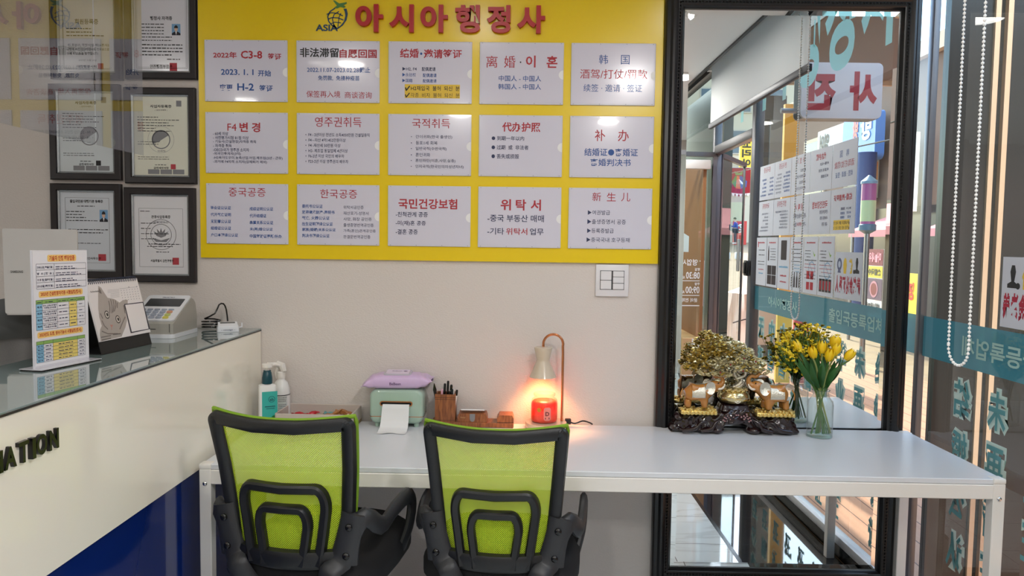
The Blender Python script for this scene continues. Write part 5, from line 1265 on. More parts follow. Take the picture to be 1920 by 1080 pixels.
# pot
b = B(); b.lathe([(.030, .106), (.046, .112), (.058, .126), (.058, .138), (.048, .153), (.034, .160), (.038, .166), (.034, .168)], seg=40); obj('pot', b, M.pale_gold, fig, 60)
b = B(); c_ = [(.013 * math.cos(a) - 0.0, -.0575 + .004 * abs(math.cos(a)) ** 2, .131 + .013 * math.sin(a)) for a in [2 * PI * j / 24 for j in range(24)]]; b.tube(c_, .0018, 6, closed=True); b.tube([(x * .55, y - .001, .131 + (z - .131) * .55) for x, y, z in c_], .0014, 6, closed=True)
b.tube([(-.05, -.03, .131), (-.032, -.048, .132), (-.016, -.0565, .131)], .0022, 6); b.tube([(.05, -.03, .131), (.032, -.048, .132), (.016, -.0565, .131)], .0022, 6); obj('pot_emblem', b, M.silver_gilt, fig)
b = B()
for i in range(26):
    a = 2 * PI * i / 26; b.ball((.044 * math.cos(a), .044 * math.sin(a), .160 + .004 * (i % 2)), .0085, .0085, .006, 7, 5)
obj('pot_leaves', b, M.pale_gold, fig)
# twisted trunk
b = B()
for k in range(4):
    ph = k * PI / 2; b.tube([(.011 * math.cos(ph + q * .5) + .022 * math.sin(q * .62) + .002 * q, .010 * math.sin(ph + q * .5), .160 + q * .0095) for q in range(13)], [.008 - .0003 * q for q in range(13)], 7)
b.tube(smooth_path([(.01, -.01, .20), (.035, -.02, .215), (.03, -.025, .235), (.005, -.02, .24), (-.02, -.01, .25)], 4), .006, 7); b.tube(smooth_path([(-.005, 0, .21), (-.04, .0, .225), (-.075, .0, .235), (-.11, 0, .25)], 4), .005, 7); b.tube(smooth_path([(.02, 0, .22), (.06, 0, .225), (.095, 0, .22)], 4), .005, 7)
obj('twisted_trunk', b, M.silver_gilt, fig, 60)
# leaf clusters
rnd = random.Random(11); gl_, pl_ = B(), B()
def petal_leaf(b, c, r, q):
    m = Matrix.Translation(c) @ q.to_4x4(); vs = [m @ Vector(p) for p in ((r, 0, 0), (.3 * r, .62 * r, .12 * r), (-.6 * r, .35 * r, 0), (-.6 * r, -.35 * r, 0), (.3 * r, -.62 * r, .12 * r), (0, 0, .42 * r), (0, 0, -.2 * r))]
    b.raw(vs, [(0, 1, 5), (1, 2, 5), (2, 3, 5), (3, 4, 5), (4, 0, 5), (1, 0, 6), (2, 1, 6), (3, 2, 6), (4, 3, 6), (0, 4, 6)])
from mathutils import Euler
CL = [(-.078, .010, .345, .030, .018, 0), (-.075, .0, .322, .046, .018, 0), (-.10, .0, .300, .058, .018, 0), (-.045, -.01, .300, .046, .022, 0), (-.125, .0, .272, .052, .016, 0), (-.135, .0, .245, .050, .015, 0), (-.165, 0, .236, .024, .012, 0),
      (-.005, -.015, .322, .036, .018, 1), (.02, -.02, .300, .044, .018, 1), (-.03, -.03, .276, .046, .018, 1), (.035, -.025, .272, .046, .018, 1), (.072, -.01, .258, .040, .016, 1), (-.075, -.025, .255, .045, .017, 1), (-.02, -.035, .246, .046, .016, 1), (.05, -.03, .242, .045, .015, 1), (.095, 0, .226, .034, .014, 1), (-.10, -.02, .222, .042, .012, 1), (-.05, -.03, .218, .032, .010, 1), (.06, .03, .26, .05, .018, 0), (-.06, .04, .27, .06, .02, 0), (0, .04, .30, .05, .02, 0)]
for cx, cy, cz, rx, rz, kind in CL:
    for j in range(int(rx * 3000)):
        a = rnd.uniform(0, 2 * PI); e = math.asin(rnd.uniform(-.75, 1)); f = rnd.uniform(.82, 1.05)
        p = Vector((cx + rx * f * math.cos(a) * math.cos(e), cy + rx * .8 * f * math.sin(a) * math.cos(e), cz + rz * f * math.sin(e)))
        petal_leaf(pl_ if (kind if rnd.random() < .85 else 1 - kind) else gl_, p, rnd.uniform(.0070, .0108), Euler((rnd.uniform(-.5, .5), rnd.uniform(-.9, .3), a + rnd.uniform(-.6, .6))).to_matrix())
obj('gold_foliage', gl_, mat('leaf_gold', (206, 178, 88), .3, .7), fig, None)
obj('pale_foliage', pl_, mat('leaf_pale_gold', (236, 226, 184), .25, .5), fig, None)
b = B()
for x, y, z in ((-.035, -.075, .262), (.015, -.07, .285), (.06, -.06, .272), (-.07, -.07, .232), (.01, -.078, .24), (.085, -.03, .24)): b.ball((x, y, z), .0035, None, None, 8, 6)
obj('red_fruit', b, mat('fruit_red', (130, 26, 24), .2), fig)
# elephants: one continuous body each, head raised, trunk curled up and back
def elephant(s, x0, z0, y0, sc, nm_leg=True):
    """s = -1 faces +x (stands at the low-x end), s = 1 faces -x"""
    f = -s
    P = [(0, 0, .058), (-.030, 0, .062), (.026, 0, .060), (.046, 0, .074), (.062, 0, .088), (.078, 0, .086), (.090, 0, .096), (.092, 0, .112), (.080, 0, .122), (.066, 0, .118), (.056, 0, .124), (.050, 0, .134),
         (-.034, .014, .038), (-.035, .015, .020), (-.035, .015, .004), (-.036, -.014, .038), (-.038, -.015, .020), (-.038, -.015, .004), (.026, .014, .036), (.028, .015, .018), (.029, .015, .004), (.022, -.014, .036), (.022, -.015, .018), (.022, -.015, .004), (-.046, 0, .056)]
    E_ = [(0, 1), (0, 2), (2, 3), (3, 4), (4, 5), (5, 6), (6, 7), (7, 8), (8, 9), (9, 10), (10, 11), (1, 12), (12, 13), (13, 14), (1, 15), (15, 16), (16, 17), (2, 18), (18, 19), (19, 20), (2, 21), (21, 22), (22, 23), (1, 24)]
    R = [.032, .028, .027, .022, .024, .017, .0105, .0085, .0075, .0068, .006, .0062, .014, .0125, .0125, .014, .0125, .0125, .014, .012, .012, .014, .012, .012, .016]
    b = skin([(f * x * sc, y * sc, z * sc) for x, y, z in P], E_, [r * sc for r in R]); b.move(Matrix.Translation((x0, y0, z0)))
    e = obj('elephant', b, M.ochre, fig, 180)
    T = lambda x, y, z: (x0 + f * x * sc, y0 + y * sc, z0 + z * sc)
    b = B()
    def bl(a, c):
        u = -.026 + .046 * a; v = (c - .5) * 2; an = v * 1.95
        return Vector(T(u, .0335 * math.sin(an) * (1.0), .060 + .0345 * math.cos(an) - .002))
    b.grid(bl, 8, 24); b.tube([Vector(bl(0, c / 24)) for c in range(25)], .0016 * sc, 6); b.tube([Vector(bl(1, c / 24)) for c in range(25)], .0016 * sc, 6); obj('blanket', b, M.silver_gilt, e, 60)
    for sy in (-1, 1):
        b = B(); b.grid(lambda a, c: Vector(T(.040 + .018 * math.sin(2 * PI * a) * c, sy * (.021 + .012 * c * (.4 + .6 * math.cos(2 * PI * a) ** 2)), .082 + .024 * math.cos(2 * PI * a) * c)), 18, 4, True); obj('ear', b, M.silver_gilt, e, 60)
        b = B(); b.tube(smooth_path([T(.070, sy * .013, .078), T(.082, sy * .017, .078), T(.092, sy * .017, .088), T(.094, sy * .015, .096)], 3), [.0042 * sc] * 3 + [.004 * sc] * 3 + [.0026 * sc] * 3 + [.001 * sc], 7); obj('tusk', b, M.ivory, e)
        b = B(); b.ball(T(.070, sy * .0195, .099), .0026 * sc, None, None, 8, 6); obj('eye', b, M.black_gloss, e)
    b = B(); b.tube(smooth_path([T(-.058, -.012, .076), T(-.066, -.016, .060), T(-.064, -.016, .042)], 3), .0022 * sc, 6); obj('tail', b, M.ochre, e)
    # gold coins and ingots under the feet
    b = B(); r2 = random.Random(5 + s)
    b.box(x0 - .066 * sc, x0 + .066 * sc, y0 - .034, y0 + .03, z0 - .016, z0 - .002, .003)
    for j in range(70):
        px, py = r2.uniform(-.064, .064) * sc, r2.uniform(-.034, .03)
        if j % 3: b.cyl((x0 + px, y0 + py, z0 - .006), (x0 + px + r2.uniform(-.002, .002), y0 + py, z0 + r2.uniform(.000, .006)), .0065, seg=10)
        else: b.ball((x0 + px, y0 + py, z0 - .0), .006, .006, .007, 7, 5)
    for j in range(9): b.box(x0 - .060 * sc + j * .0142 * sc, x0 - .050 * sc + j * .0142 * sc, y0 - .041, y0 - .033, z0 - .016, z0 - .004, .0015, 1)
    obj('coin_heap', b, M.gold, e, 40)
elephant(-1, -.140, .090, -.030, 1.0)
elephant(1, .140, .086, -.030, 1.06)
# ================================================================ BLIND, CHAIN AND POSTERS AT THE GLASS
bl = thing('roller_blind', 'pale roller blind half lowered along the glass front', 'blind', (1.285, -1.50, 2.27))
b = B(); b.quad((0, -.86, 0), (0, .86, 0), (0, .86, .41), (0, -.86, .41)); obj('fabric', b, translucent('blind_fabric', (222, 224, 222), .35, .7), bl, None, fix=False)
b = B(); b.box(-.012, .012, -.865, .865, -.03, .005, .004); obj('bottom_bar', b, mat('blind_bar', (62, 64, 70), .4, .3), bl)
b = B(); b.cyl((.02, -.86, .43), (.02, .86, .43), .028); obj('roller', b, mat('roller_pale', (214, 224, 222), .5), bl)
b = B(); b.box(-.02, .06, -.92, -.87, .37, .61); obj('bracket', b, M.white_metal, bl); b = B(); b.box(-.02, .06, .87, .90, .37, .61); obj('bracket', b, M.white_metal, bl)
b = B(); R = .05
PT = []
z = 2.66
while z > 1.16: PT.append((-.609, z)); z -= .0118
for i in range(15):
    a = PI + PI * i / 14; PT.append((-.659 + .05 * math.cos(a) * -1, 1.157 + .053 * math.sin(a)))
z = 1.16
while z < 2.66: PT.append((-.709, z)); z += .0118
for y, z in PT: b.ball((1.268, y + .004 * (z - 1.6), z), .0046, None, None, 8, 6)
b.tube([(1.268, y + .004 * (z - 1.6), z) for y, z in PT], .0011, 4)
tag(obj('bead_chain', b, mat('bead_white', (250, 250, 247), .35), None, 60), 'white beaded pull chain hanging in a loop over the desk', 'chain')

M.poster = translucent('poster_paper', (226, 230, 236), .35, .5)
PWID, PHGT = .262, .2115
def poster(y, zb, w, h, lab, k=None, group='paper posters on the shop window'):
    t = thing('poster', lab, 'poster', (RX - .006, y, zb), -PI / 2, group)
    b = B(); b.box(-w / 2, w / 2, -.0008, .0008, 0, h); obj('sheet', b, M.poster, t)
    if k: sign_prints(k, t, w, h, -.0009)
    return t
TAILS = {15: 'two blue characters over red line', 24: 'large red passport heading', 35: 'newborn heading', 32: 'Chinese and Korean columns', 31: 'two Chinese columns', 13: 'yellow highlighted lines', 33: 'health insurance heading', 34: 'wide red entrusting heading', 22: 'six small bullets', 23: 'nationality bullets'}
for r_, (zb, row) in enumerate(((1.727, (15, 24, 35, 32, 31)), (1.507, (13, 33, 34, 22, 23)))):
    for i, k in enumerate(row):
        poster(-.712 - i * .2675, zb, PWID, PHGT, 'pale window poster with %s, %s row on the shop glass' % (TAILS[k], ['upper', 'second'][r_]), k)
# portrait posters of the lower row, from the wall outward
def lines(b, x0, x1, z0, n, dz, h, y=-.0011):
    for q in range(n): fill_lines(b, [(x0, z0 - q * dz, x1 - (.02 if q % 3 == 2 else 0), h)], y)
PRL = ['with green tick and red foil strips', 'with green tick and four red packets', 'with wine bottles and black lines', 'showing a black phone', 'with four brown food pictures', 'with bottle and red circle heading']
for i in range(6):
    yc = -.875 - i * .193; w, h = .184, .296
    t = poster(yc, 1.20, w, h, 'portrait window poster %s, below the other posters' % PRL[i])
    red, blk, blu, dk, gr = B(), B(), B(), B(), B(); y = -.0011
    if i != 3: lines(red, -.055, .055, h - .035, 1, .02, .012)
    if i in (0, 1):
        gr.flat([(-.062, h - .09), (-.05, h - .105), (-.025, h - .07), (-.05, h - .092)], y); lines(blk, 0.0, .075, h - .075, 3, .016, .006); lines(blk, -.075, .075, h - .125, 1, .02, .008); lines(red, -.07, .075, h - .145, 3, .018, .005); lines(blk, -.07, .075, h - .2, 2, .018, .005)
        c_ = circ(-.02, h - .17, .04, 24); stroke(blu, c_ + [c_[0]], .004, y); stroke(blu, [(-.05, h - .2), (.02, h - .13)], .003, y)
        if i == 0:
            for q in range(4): dk.rect(-.07 + q * .037, .02, -.038 + q * .037, .085, y); red.rect(-.062 + q * .037, .03, -.046 + q * .037, .075, y - .0002)
        else:
            for q in range(2):
                for p_ in range(2): red.rect(-.045 + q * .05, .02 + p_ * .055, -.005 + q * .05, .06 + p_ * .055, y)
    elif i == 2:
        lines(blk, -.075, .075, h - .07, 4, .022, .007); lines(blu, -.05, .03, h - .155, 3, .018, .006)
        for q in range(4): dk.flat([(-.065 + q * .037, .02), (-.042 + q * .037, .02), (-.042 + q * .037, .07), (-.048 + q * .037, .085), (-.048 + q * .037, .105), (-.059 + q * .037, .105), (-.059 + q * .037, .085), (-.065 + q * .037, .07)], y)
    elif i == 3:
        dk.flat(rrect(-.045, h - .13, .045, h - .018, .006), y); lines(blu, -.07, .07, h - .175, 1, .02, .016); lines(red, -.05, .05, h - .225, 2, .034, .014)
    elif i == 4:
        lines(blk, -.06, .03, h - .07, 5, .016, .006); dk.flat([(.05, h - .14), (.07, h - .14), (.07, h - .085), (.063, h - .05), (.057, h - .05), (.05, h - .085)], y)
        for q in range(2):
            for p_ in range(2): dk.rect(-.075 + q * .077, .015 + p_ * .058, -.003 + q * .077, .070 + p_ * .058, y)
    else:
        lines(blk, -.06, .05, h - .08, 2, .03, .008); lines(blk, -.06, .06, h - .15, 2, .018, .006); lines(red, -.05, .05, h - .2, 1, .02, .008); lines(blu, -.04, .04, h - .225, 1, .02, .012); red.rect(.055, h - .06, .068, h - .025, y)
    for nm, bq, m in (('red_print', red, M.ink_red), ('black_print', blk, M.ink_black), ('blue_print', blu, mat('print_blue', (96, 160, 196), .5)), ('dark_picture', dk, mat('print_dark', (44, 34, 36), .5)), ('green_tick', gr, mat('print_green', (140, 180, 60), .5))):
        if len(bq.bm.verts): obj(nm, bq, m, t, None)
        else: bq.bm.free()
t = thing('poster', 'window poster with black stamp and yellow figures over large red characters', 'poster', (RX - .006, -.628, 1.203), -PI / 2, 'paper posters on the shop window')
w, h = .276, .218; y = -.0011
b = B(); b.box(-w / 2, w / 2, -.0008, .0008, 0, h); obj('sheet', b, M.poster, t)
b = B(); b.flat([(-.112, h - .095), (-.065, h - .095), (-.065, h - .083), (-.080, h - .075), (-.074, h - .045), (-.080, h - .025), (-.094, h - .025), (-.100, h - .045), (-.094, h - .075), (-.112, h - .083)], y); b.flat(circ(-.062, h - .088, .010, 14), y - .0002); obj('stamp_picture', b, M.ink_black, t, None)
b = B(); put_text(b, '传', -.045, h - .098, -.008, h - .028, y, .04); b.flat([(.020, h - .1), (.045, h - .1), (.052, h - .06), (.045, h - .035), (.033, h - .025), (.02, h - .035), (.014, h - .06)], y); obj('yellow_print', b, M.ink_yellow, t, None)
b = B(); b.flat(circ(.092, h - .058, .026, 20, .030), y); b.flat([(.075, h - .098), (.11, h - .098), (.105, h - .085), (.08, h - .085)], y); obj('camera_picture', b, mat('print_slate', (92, 98, 130), .5), t, None)
b = B(); b.flat(circ(.092, h - .058, .013, 16, .016), y - .0003); obj('camera_lens', b, mat('print_lens', (190, 200, 220), .4), t, None)
b = B()
for q, ch in enumerate('养老金认证私人'): put_text(b, ch, -.128 + q * .0370, .025 , -.094 + q * .0370, .108, y, .06)
obj('red_lettering', b, mat('ink_crimson', (170, 26, 56), .5), t, None)
# ================================================================ OUTSIDE
def deck_mat():
    m, N, L, bs = nodes_of('deck_boards'); tc = N.new('ShaderNodeTexCoord'); sp = N.new('ShaderNodeSeparateXYZ'); L.new(tc.outputs['Object'], sp.inputs[0])
    mo = N.new('ShaderNodeMath'); mo.operation = 'WRAP'; mo.inputs[1].default_value = .14; mo.inputs[2].default_value = 0; L.new(sp.outputs['X'], mo.inputs[0])
    lt = N.new('ShaderNodeMath'); lt.operation = 'LESS_THAN'; lt.inputs[1].default_value = .007; L.new(mo.outputs[0], lt.inputs[0])
    no = N.new('ShaderNodeTexNoise'); no.inputs['Scale'].default_value = 4; mp = N.new('ShaderNodeMapping'); mp.inputs['Scale'].default_value = (8, .6, 1); L.new(tc.outputs['Object'], mp.inputs[0]); L.new(mp.outputs[0], no.inputs['Vector'])
    cr = N.new('ShaderNodeValToRGB'); cr.color_ramp.elements[0].color = lin((176, 122, 92)); cr.color_ramp.elements[1].color = lin((200, 148, 114)); L.new(no.outputs['Fac'], cr.inputs[0])
    mx = N.new('ShaderNodeMix'); mx.data_type = 'RGBA'; L.new(lt.outputs[0], mx.inputs[0]); L.new(cr.outputs[0], mx.inputs[6]); mx.inputs[7].default_value = lin((96, 60, 44)); L.new(mx.outputs[2], bs.inputs['Base Color']); bs.inputs['Roughness'].default_value = .7
    return m
def pave_mat():
    m, N, L, bs = nodes_of('street_paving'); tc = N.new('ShaderNodeTexCoord'); br = N.new('ShaderNodeTexBrick'); br.inputs['Scale'].default_value = 1; br.inputs['Brick Width'].default_value = .4; br.inputs['Row Height'].default_value = .2; br.inputs['Mortar Size'].default_value = .008
    br.inputs['Color1'].default_value = lin((152, 130, 98)); br.inputs['Color2'].default_value = lin((140, 118, 88)); br.inputs['Mortar'].default_value = lin((140, 126, 112)); L.new(tc.outputs['Object'], br.inputs['Vector']); L.new(br.outputs['Color'], bs.inputs['Base Color']); bs.inputs['Roughness'].default_value = .85
    return m
b = B(); b.box(1.54, 4.4, -9, 9, -.06, -.01); struct('ground_deck', b, deck_mat(), 'pinkish timber deck outside the glass front')
b = B(); b.raw([(3.3, -12, -.02), (40, -12, -.02), (40, 30, -.02), (3.3, 30, -.02), (3.3, -60, 2.0), (40, -60, 2.0), (-12, -60, 2.0), (-12, -12, -.02), (-12, -9, -.07), (3.3, -9, -.07), (1.54, 9, -.07), (3.3, 9, -.07), (-12, 30, -.07), (3.3, 30, -.07)], [(0, 1, 2, 3), (4, 5, 1, 0), (6, 4, 0, 7), (7, 0, 9, 8), (10, 11, 13, 12)]); struct('ground', b, pave_mat(), 'sunlit paved street')

M.dark_panel = mat('dark_panel', (40, 40, 40), .25); M.champagne = mat('champagne_alu', (190, 162, 138), .35, .2)
b = B(); b.box(1.655, 1.822, .16, .20, 0, 3.0); b.box(1.842, 1.870, .17, .20, 0, 3.0); b.box(1.890, 2.6, .16, .20, 0, 3.0)
ns = thing('storefront_screen', 'dark glazed screen of the next shop outside the glass', 'screen', (1.655, .16, 0))
b.move(Matrix.Translation((-1.655, -.16, 0))); obj('dark_panel', b, M.dark_panel, ns)
for x in (1.822, 1.870):
    b = B(); b.box(x - 1.655, x + .020 - 1.655, -.012, .03, 0, 3.0); obj('upright', b, M.champagne, ns)

# facade across the street
def brick_mat():
    m, N, L, bs = nodes_of('street_brick'); tc = N.new('ShaderNodeTexCoord'); mp = N.new('ShaderNodeMapping'); mp.inputs['Rotation'].default_value = (PI / 2, 0, PI / 2); br = N.new('ShaderNodeTexBrick'); br.inputs['Scale'].default_value = 1; br.inputs['Brick Width'].default_value = .24; br.inputs['Row Height'].default_value = .08; br.inputs['Mortar Size'].default_value = .008
    br.inputs['Color1'].default_value = lin((178, 136, 110)); br.inputs['Color2'].default_value = lin((160, 118, 96)); br.inputs['Mortar'].default_value = lin((120, 98, 84)); L.new(tc.outputs['Object'], mp.inputs[0]); L.new(mp.outputs[0], br.inputs['Vector']); L.new(br.outputs['Color'], bs.inputs['Base Color']); bs.inputs['Roughness'].default_value = .85
    return m
M.brick = brick_mat(); M.stone = mat('pale_stone', (206, 192, 168), .8); M.winglass = mat('far_glass', (70, 84, 96), .1)
bd = thing('brick_building', 'brown brick building with coloured shop signs across the street', 'building', (6.2, -3, 0))
b = B(); b.box(0, 5, -12, 15, 0, 4.4); obj('wall', b, M.brick, bd)
b = B(); b.box(-.12, 5.1, -12.1, 15.1, 4.4, 4.65); obj('roof_edge', b, M.stone, bd)
for y in (-10.4, -8.2, -3.5, -1, 2.5, 6, 9):
    b = B(); b.box(-.04, .05, y, y + 1.1, 2.3, 3.7); f = obj('window', b, M.stone, bd); b = B(); b.box(-.05, -.03, y + .08, y + 1.02, 2.38, 3.62); obj('pane', b, M.winglass, f)
b = B(); b.box(-.05, .1, -11, 14, .05, 2.1); obj('shop_glazing', b, mat('shop_dark', (58, 56, 54), .2), bd)
def sign(name, lab, x, y0, y1, z0, z1, c, txts=(), d=.16, r=.0, extra=None, face='x', cat='sign'):
    """signs on the facade: face toward -x; txts (text, u0, v0, u1, v1, colour) in 0..1 of the face read from inside the shop"""
    t = thing(name, lab, cat, (x, (y0 + y1) / 2, z0), -PI / 2); w, h = (y1 - y0), z1 - z0
    b = B(); pl = rrect(-w / 2, 0, w / 2, h, max(r, .004), 4); b.plate(pl, 0, d); obj('panel', b, mat('panel_' + name, c, .4), t)
    by = {}
    for tx, u0, v0, u1, v1, col in txts:
        by.setdefault(col, B()); q = by[col]
        if tx is None: q.rect(-w / 2 + u0 * w, v0 * h, -w / 2 + u1 * w, v1 * h, -.006)
        else: put_text(q, tx, -w / 2 + u0 * w, v0 * h, -w / 2 + u1 * w, v1 * h, -.012, .04)
    for col, q in by.items(): obj('lettering' if any(a[0] for a in txts if a[5] == col) else 'coloured_band', q, mat('sign_ink', col, .5), t, None)
    return t
sign('shop_sign', 'white shop sign with black Korean letters next to the blue sign', 5.95, -12.15, -10.92, 3.2, 3.72, (236, 240, 238), [('영어', .55, .15, .9, .85, (40, 40, 44))])
sign('shop_sign', 'large blue shop sign with rounded corners high on the brick front', 5.9, -10.9, -9.66, 2.92, 3.74, (92, 140, 206), [('방', .62, .08, .8, .35, (240, 244, 250)), ('방', .1, .42, .42, .9, (200, 222, 244)), ('방', .5, .45, .66, .9, (238, 120, 110))], r=.1)
sign('shop_sign', 'orange shop sign with pale letters under the blue sign', 5.95, -10.6, -9.95, 2.60, 2.90, (240, 152, 70), [('Qu', .3, .1, .85, .6, (250, 236, 226))])
b = B(); b.cyl((0, 0, 0), (0, 0, 3.0), .16); tag(obj('navy_post', b, mat('navy_paint', (34, 58, 110), .4), None, loc=(5.72, -9.55, 0)), 'thick navy blue round post before the brick front', 'post')
sign('shop_sign', 'red shop sign with white letters beside the light column', 5.95, -10.75, -10.3, 1.86, 2.14, (196, 64, 60), [('ㄹ', .2, .2, .7, .8, (240, 236, 230))])
sign('shop_sign', 'dark shop sign with pale Korean letters above the awning', 5.95, -10.9, -10.0, 2.22, 2.54, (70, 70, 64), [('한복', .1, .2, .8, .8, (232, 226, 206))])
sign('menu_board', 'tall menu board with red top, yellow band and a food picture', 4.9, -7.62, -7.18, .3, 1.42, (226, 222, 214), [(None, 0, .80, 1, 1, (122, 24, 40)), ('마늘새우', .1, .84, .9, .96, (238, 150, 160)), (None, 0, .65, 1, .79, (206, 190, 50)), ('손칼국수', .1, .68, .9, .76, (40, 36, 20)), (None, 0, .38, 1, .64, (92, 66, 84)), ('햄냉면', .1, .2, .9, .34, (50, 46, 44)), ('만두국', .1, .06, .9, .17, (50, 46, 44))], d=.08)
b = B(); 
for q in range(2): b.flat(circ(0, 0, .13 - .03 * q, 20), -.002 * q)
mb = [o for o in bpy.data.objects if o.name.startswith('menu_board')][0]
obj('bowl_picture', B().flat(circ(0, .57, .115, 22), -.010), mat('bowl_pink', (190, 130, 140), .4), mb, None); obj('soup_picture', B().flat(circ(0, .57, .085, 20), -.012), mat('soup_red', (120, 24, 30), .4), mb, None); b.bm.free()
# awning
t = thing('shop_awning', 'dusty pink fabric awning over the shops across the street', 'awning', (6.13, -7, 1.6))
b = B(); b.prism([(0, .45), (-.9, .10), (-.9, 0), (-.88, 0), (0, .38)], lambda a, c: (a, -2.0, c), lambda a, c: (a, 14, c)); obj('canvas', b, mat('awning_pink', (206, 140, 140), .8), t)
for k in range(9):
    b = B(); b.cyl((-.88, -1.9 + k * 1.9, -1.62), (-.88, -1.9 + k * 1.9, .05), .025); obj('pole', b, M.alu, t)
# lamp column with magenta top
t = thing('light_column', 'upright round advertising column with magenta band and blue cap', 'advertising column', (4.0, -5.77, 0))
b = B(); b.cyl((0, 0, 0), (0, 0, 1.62), .03); obj('post', b, M.alu, t)
b = B(); b.lathe([(.03, 1.60), (.093, 1.64), (.093, 1.70), (.084, 1.71)], seg=28); obj('lower_rim', b, mat('rim_blue', (70, 120, 150), .3), t)
b = B(); b.lathe([(.08, 1.71), (.08, 2.17)], seg=28); obj('drum', b, mat('drum_magenta', (170, 84, 150), .3), t)
b = B(); b.lathe([(.0812, 1.74), (.0812, 1.98)], seg=28, cap=False); obj('green_picture', b, mat('drum_green', (196, 222, 170), .4), t)
b = B(); b.lathe([(.09, 2.17), (.09, 2.20), (.01, 2.27)], seg=28); obj('cap', b, mat('cap_blue', (120, 156, 186), .3), t)
# canopy and hanging sign
M.canopy = mat('canopy_grey', (108, 106, 102), .7); M.beam = mat('beam_tan', (190, 170, 138), .6)
t = thing('canopy', 'grey flat canopy with tan beams reaching over the street', 'canopy', (3.6, -4.6, 3.5))
b = B(); b.box(-.9, 1.5, -2.0, 1.2, 0, .12); obj('panel', b, M.canopy, t)
for y in (-1.95, 1.1):
    b = B(); b.box(-.9, 1.5, y, y + .05, -.06, 0); obj('beam', b, M.beam, t)
for y in (-1.9, 1.05):
    b = B(); b.box(1.4, 1.5, y, y + .08, -3.5, -.09); obj('post', b, M.beam, t)
t = thing('hanging_sign', 'white projecting sign with two red Korean syllables outside the glass', 'sign', (1.85, -1.66, 2.195), PI)
b = B(); b.plate(rrect(-.235, 0, .235, .32, .03, 5), -.06, .06); obj('light_box', b, translucent('lightbox_white', (232, 228, 230), .3, .4), t)
b = B(); b.ring([[(x, y, z) for x, z in rrect(-.238, -.003, .238, .323, .033, 5)] for y in (-.045, .045)], cap=False); obj('edge_band', b, M.frame_grey, t)
b = B(); put_text(b, '사', -.205, .045, -.045, .270, -.0615, .055, 4); put_text(b, '진', .035, .045, .200, .270, -.0615, .055, 4); obj('lettering', b, mat('sign_red', (196, 52, 56), .4), t, None)
b = B(); b.cyl((.235, 0, .28), (.33, 0, .28), .015); b.cyl((.235, 0, .05), (.33, 0, .05), .015); obj('bracket', b, M.frame_grey, t)
# yellow board and dark wall beyond the window
t = thing('upright_banner', 'tall amber yellow board standing by a dark wall outside', 'banner', (3.165, -6.0, 0), PI)
b = B(); b.box(-.085, .085, -.03, .03, .0, 3.1); obj('panel', b, mat('amber_board', (238, 172, 50), .5), t)
b = B(); put_text(b, '증', -.06, .5, .06, .62, -.0315, .03); put_text(b, '명', -.06, .34, .06, .46, -.0315, .03); obj('lettering', b, M.ink_black, t, None)
t = thing('street_partition', 'dark grey outdoor partition with lighter panels beyond the window', 'partition', (2.985, -6.8, 0))
b = B(); b.box(0, .30, .22, .3, 0, 3.3); obj('partition_body', b, mat('cabin_dark', (66, 66, 64), .5), t)
b = B(); b.box(.10, .26, .3, .32, 1.9, 3.0); obj('panel', b, mat('cabin_panel', (140, 146, 144), .4), t)
b = B(); b.box(.04, .26, .3, .32, .2, .8); obj('poster_panel', b, mat('cabin_poster', (196, 190, 184), .5), t)
for x, c, lab, nm in ((2.80, (232, 206, 60), 'low yellow street board with black characters', 'street_board'), (2.98, (214, 60, 66), 'low red and white street board', 'street_board')):
    t = thing(nm, lab, 'street board', (x, -5.0, 0), PI)
    b = B(); b.box(-.075, .075, -.02, .02, .0, .72); obj('panel', b, mat('board_face', c, .5), t)
    b = B(); put_text(b, '중국', -.05, .45, .05, .56, -.0215, .03) if x < 2.9 else b.flat([(-.075, .2), (.075, .42), (.075, .55), (-.075, .33)], -.0215); obj('lettering' if x < 2.9 else 'white_stripe', b, M.ink_black if x < 2.9 else M.white, t, None)
# far end of the street
fb = thing('far_building', 'pale tan building with windows at the end of the street', 'building', (15, -52, 1.5))
b = B(); b.box(-8, 6, -4, 0, 0, 16); obj('wall', b, M.stone, fb)
for i in range(5):
    for j in range(4):
        b = B(); b.box(-6.6 + i * 2.4, -5.2 + i * 2.4, 0, .08, 3.6 + j * 3, 5.4 + j * 3); f = obj('window', b, mat('far_frame', (186, 176, 160), .6), fb); b = B(); b.box(-6.5 + i * 2.4, -5.3 + i * 2.4, .08, .1, 3.7 + j * 3, 5.3 + j * 3); obj('pane', b, M.winglass, f)
def sign_y(name, lab, xc, y, z0, w, h, c, txts=(), d=.15):
    t = thing(name, lab, 'sign', (xc, y, z0), PI); b = B(); b.plate(rrect(-w / 2, 0, w / 2, h, .01, 2), 0, d); obj('panel', b, mat('far_panel', c, .5), t)
    by = {}
    for tx, u0, v0, u1, v1, col in txts: put_text(by.setdefault(col, B()), tx, -w / 2 + u0 * w, v0 * h, -w / 2 + u1 * w, v1 * h, -.02, .03)
    for col, q in by.items(): obj('lettering', q, mat('far_ink', col, .5), t, None)
    return t
t = sign_y('street_sign', 'tall yellow sign with black Korean letters above the red pouch banner', 10.0, -30, 4.4, .55, 1.75, (226, 196, 60), [('코', .15, .76, .85, .96, (40, 36, 24)), ('리', .15, .52, .85, .72, (40, 36, 24)), ('아', .15, .28, .85, .48, (40, 36, 24)), ('점', .15, .05, .85, .24, (40, 36, 24))])
b = B(); b.box(.28, 3, .02, .1, .3, .36); b.box(.28, 3, .02, .1, 1.4, 1.46); b.box(2.9, 3, 0, .12, -4.2, 1.46); obj('bracket', b, M.frame_grey, t)
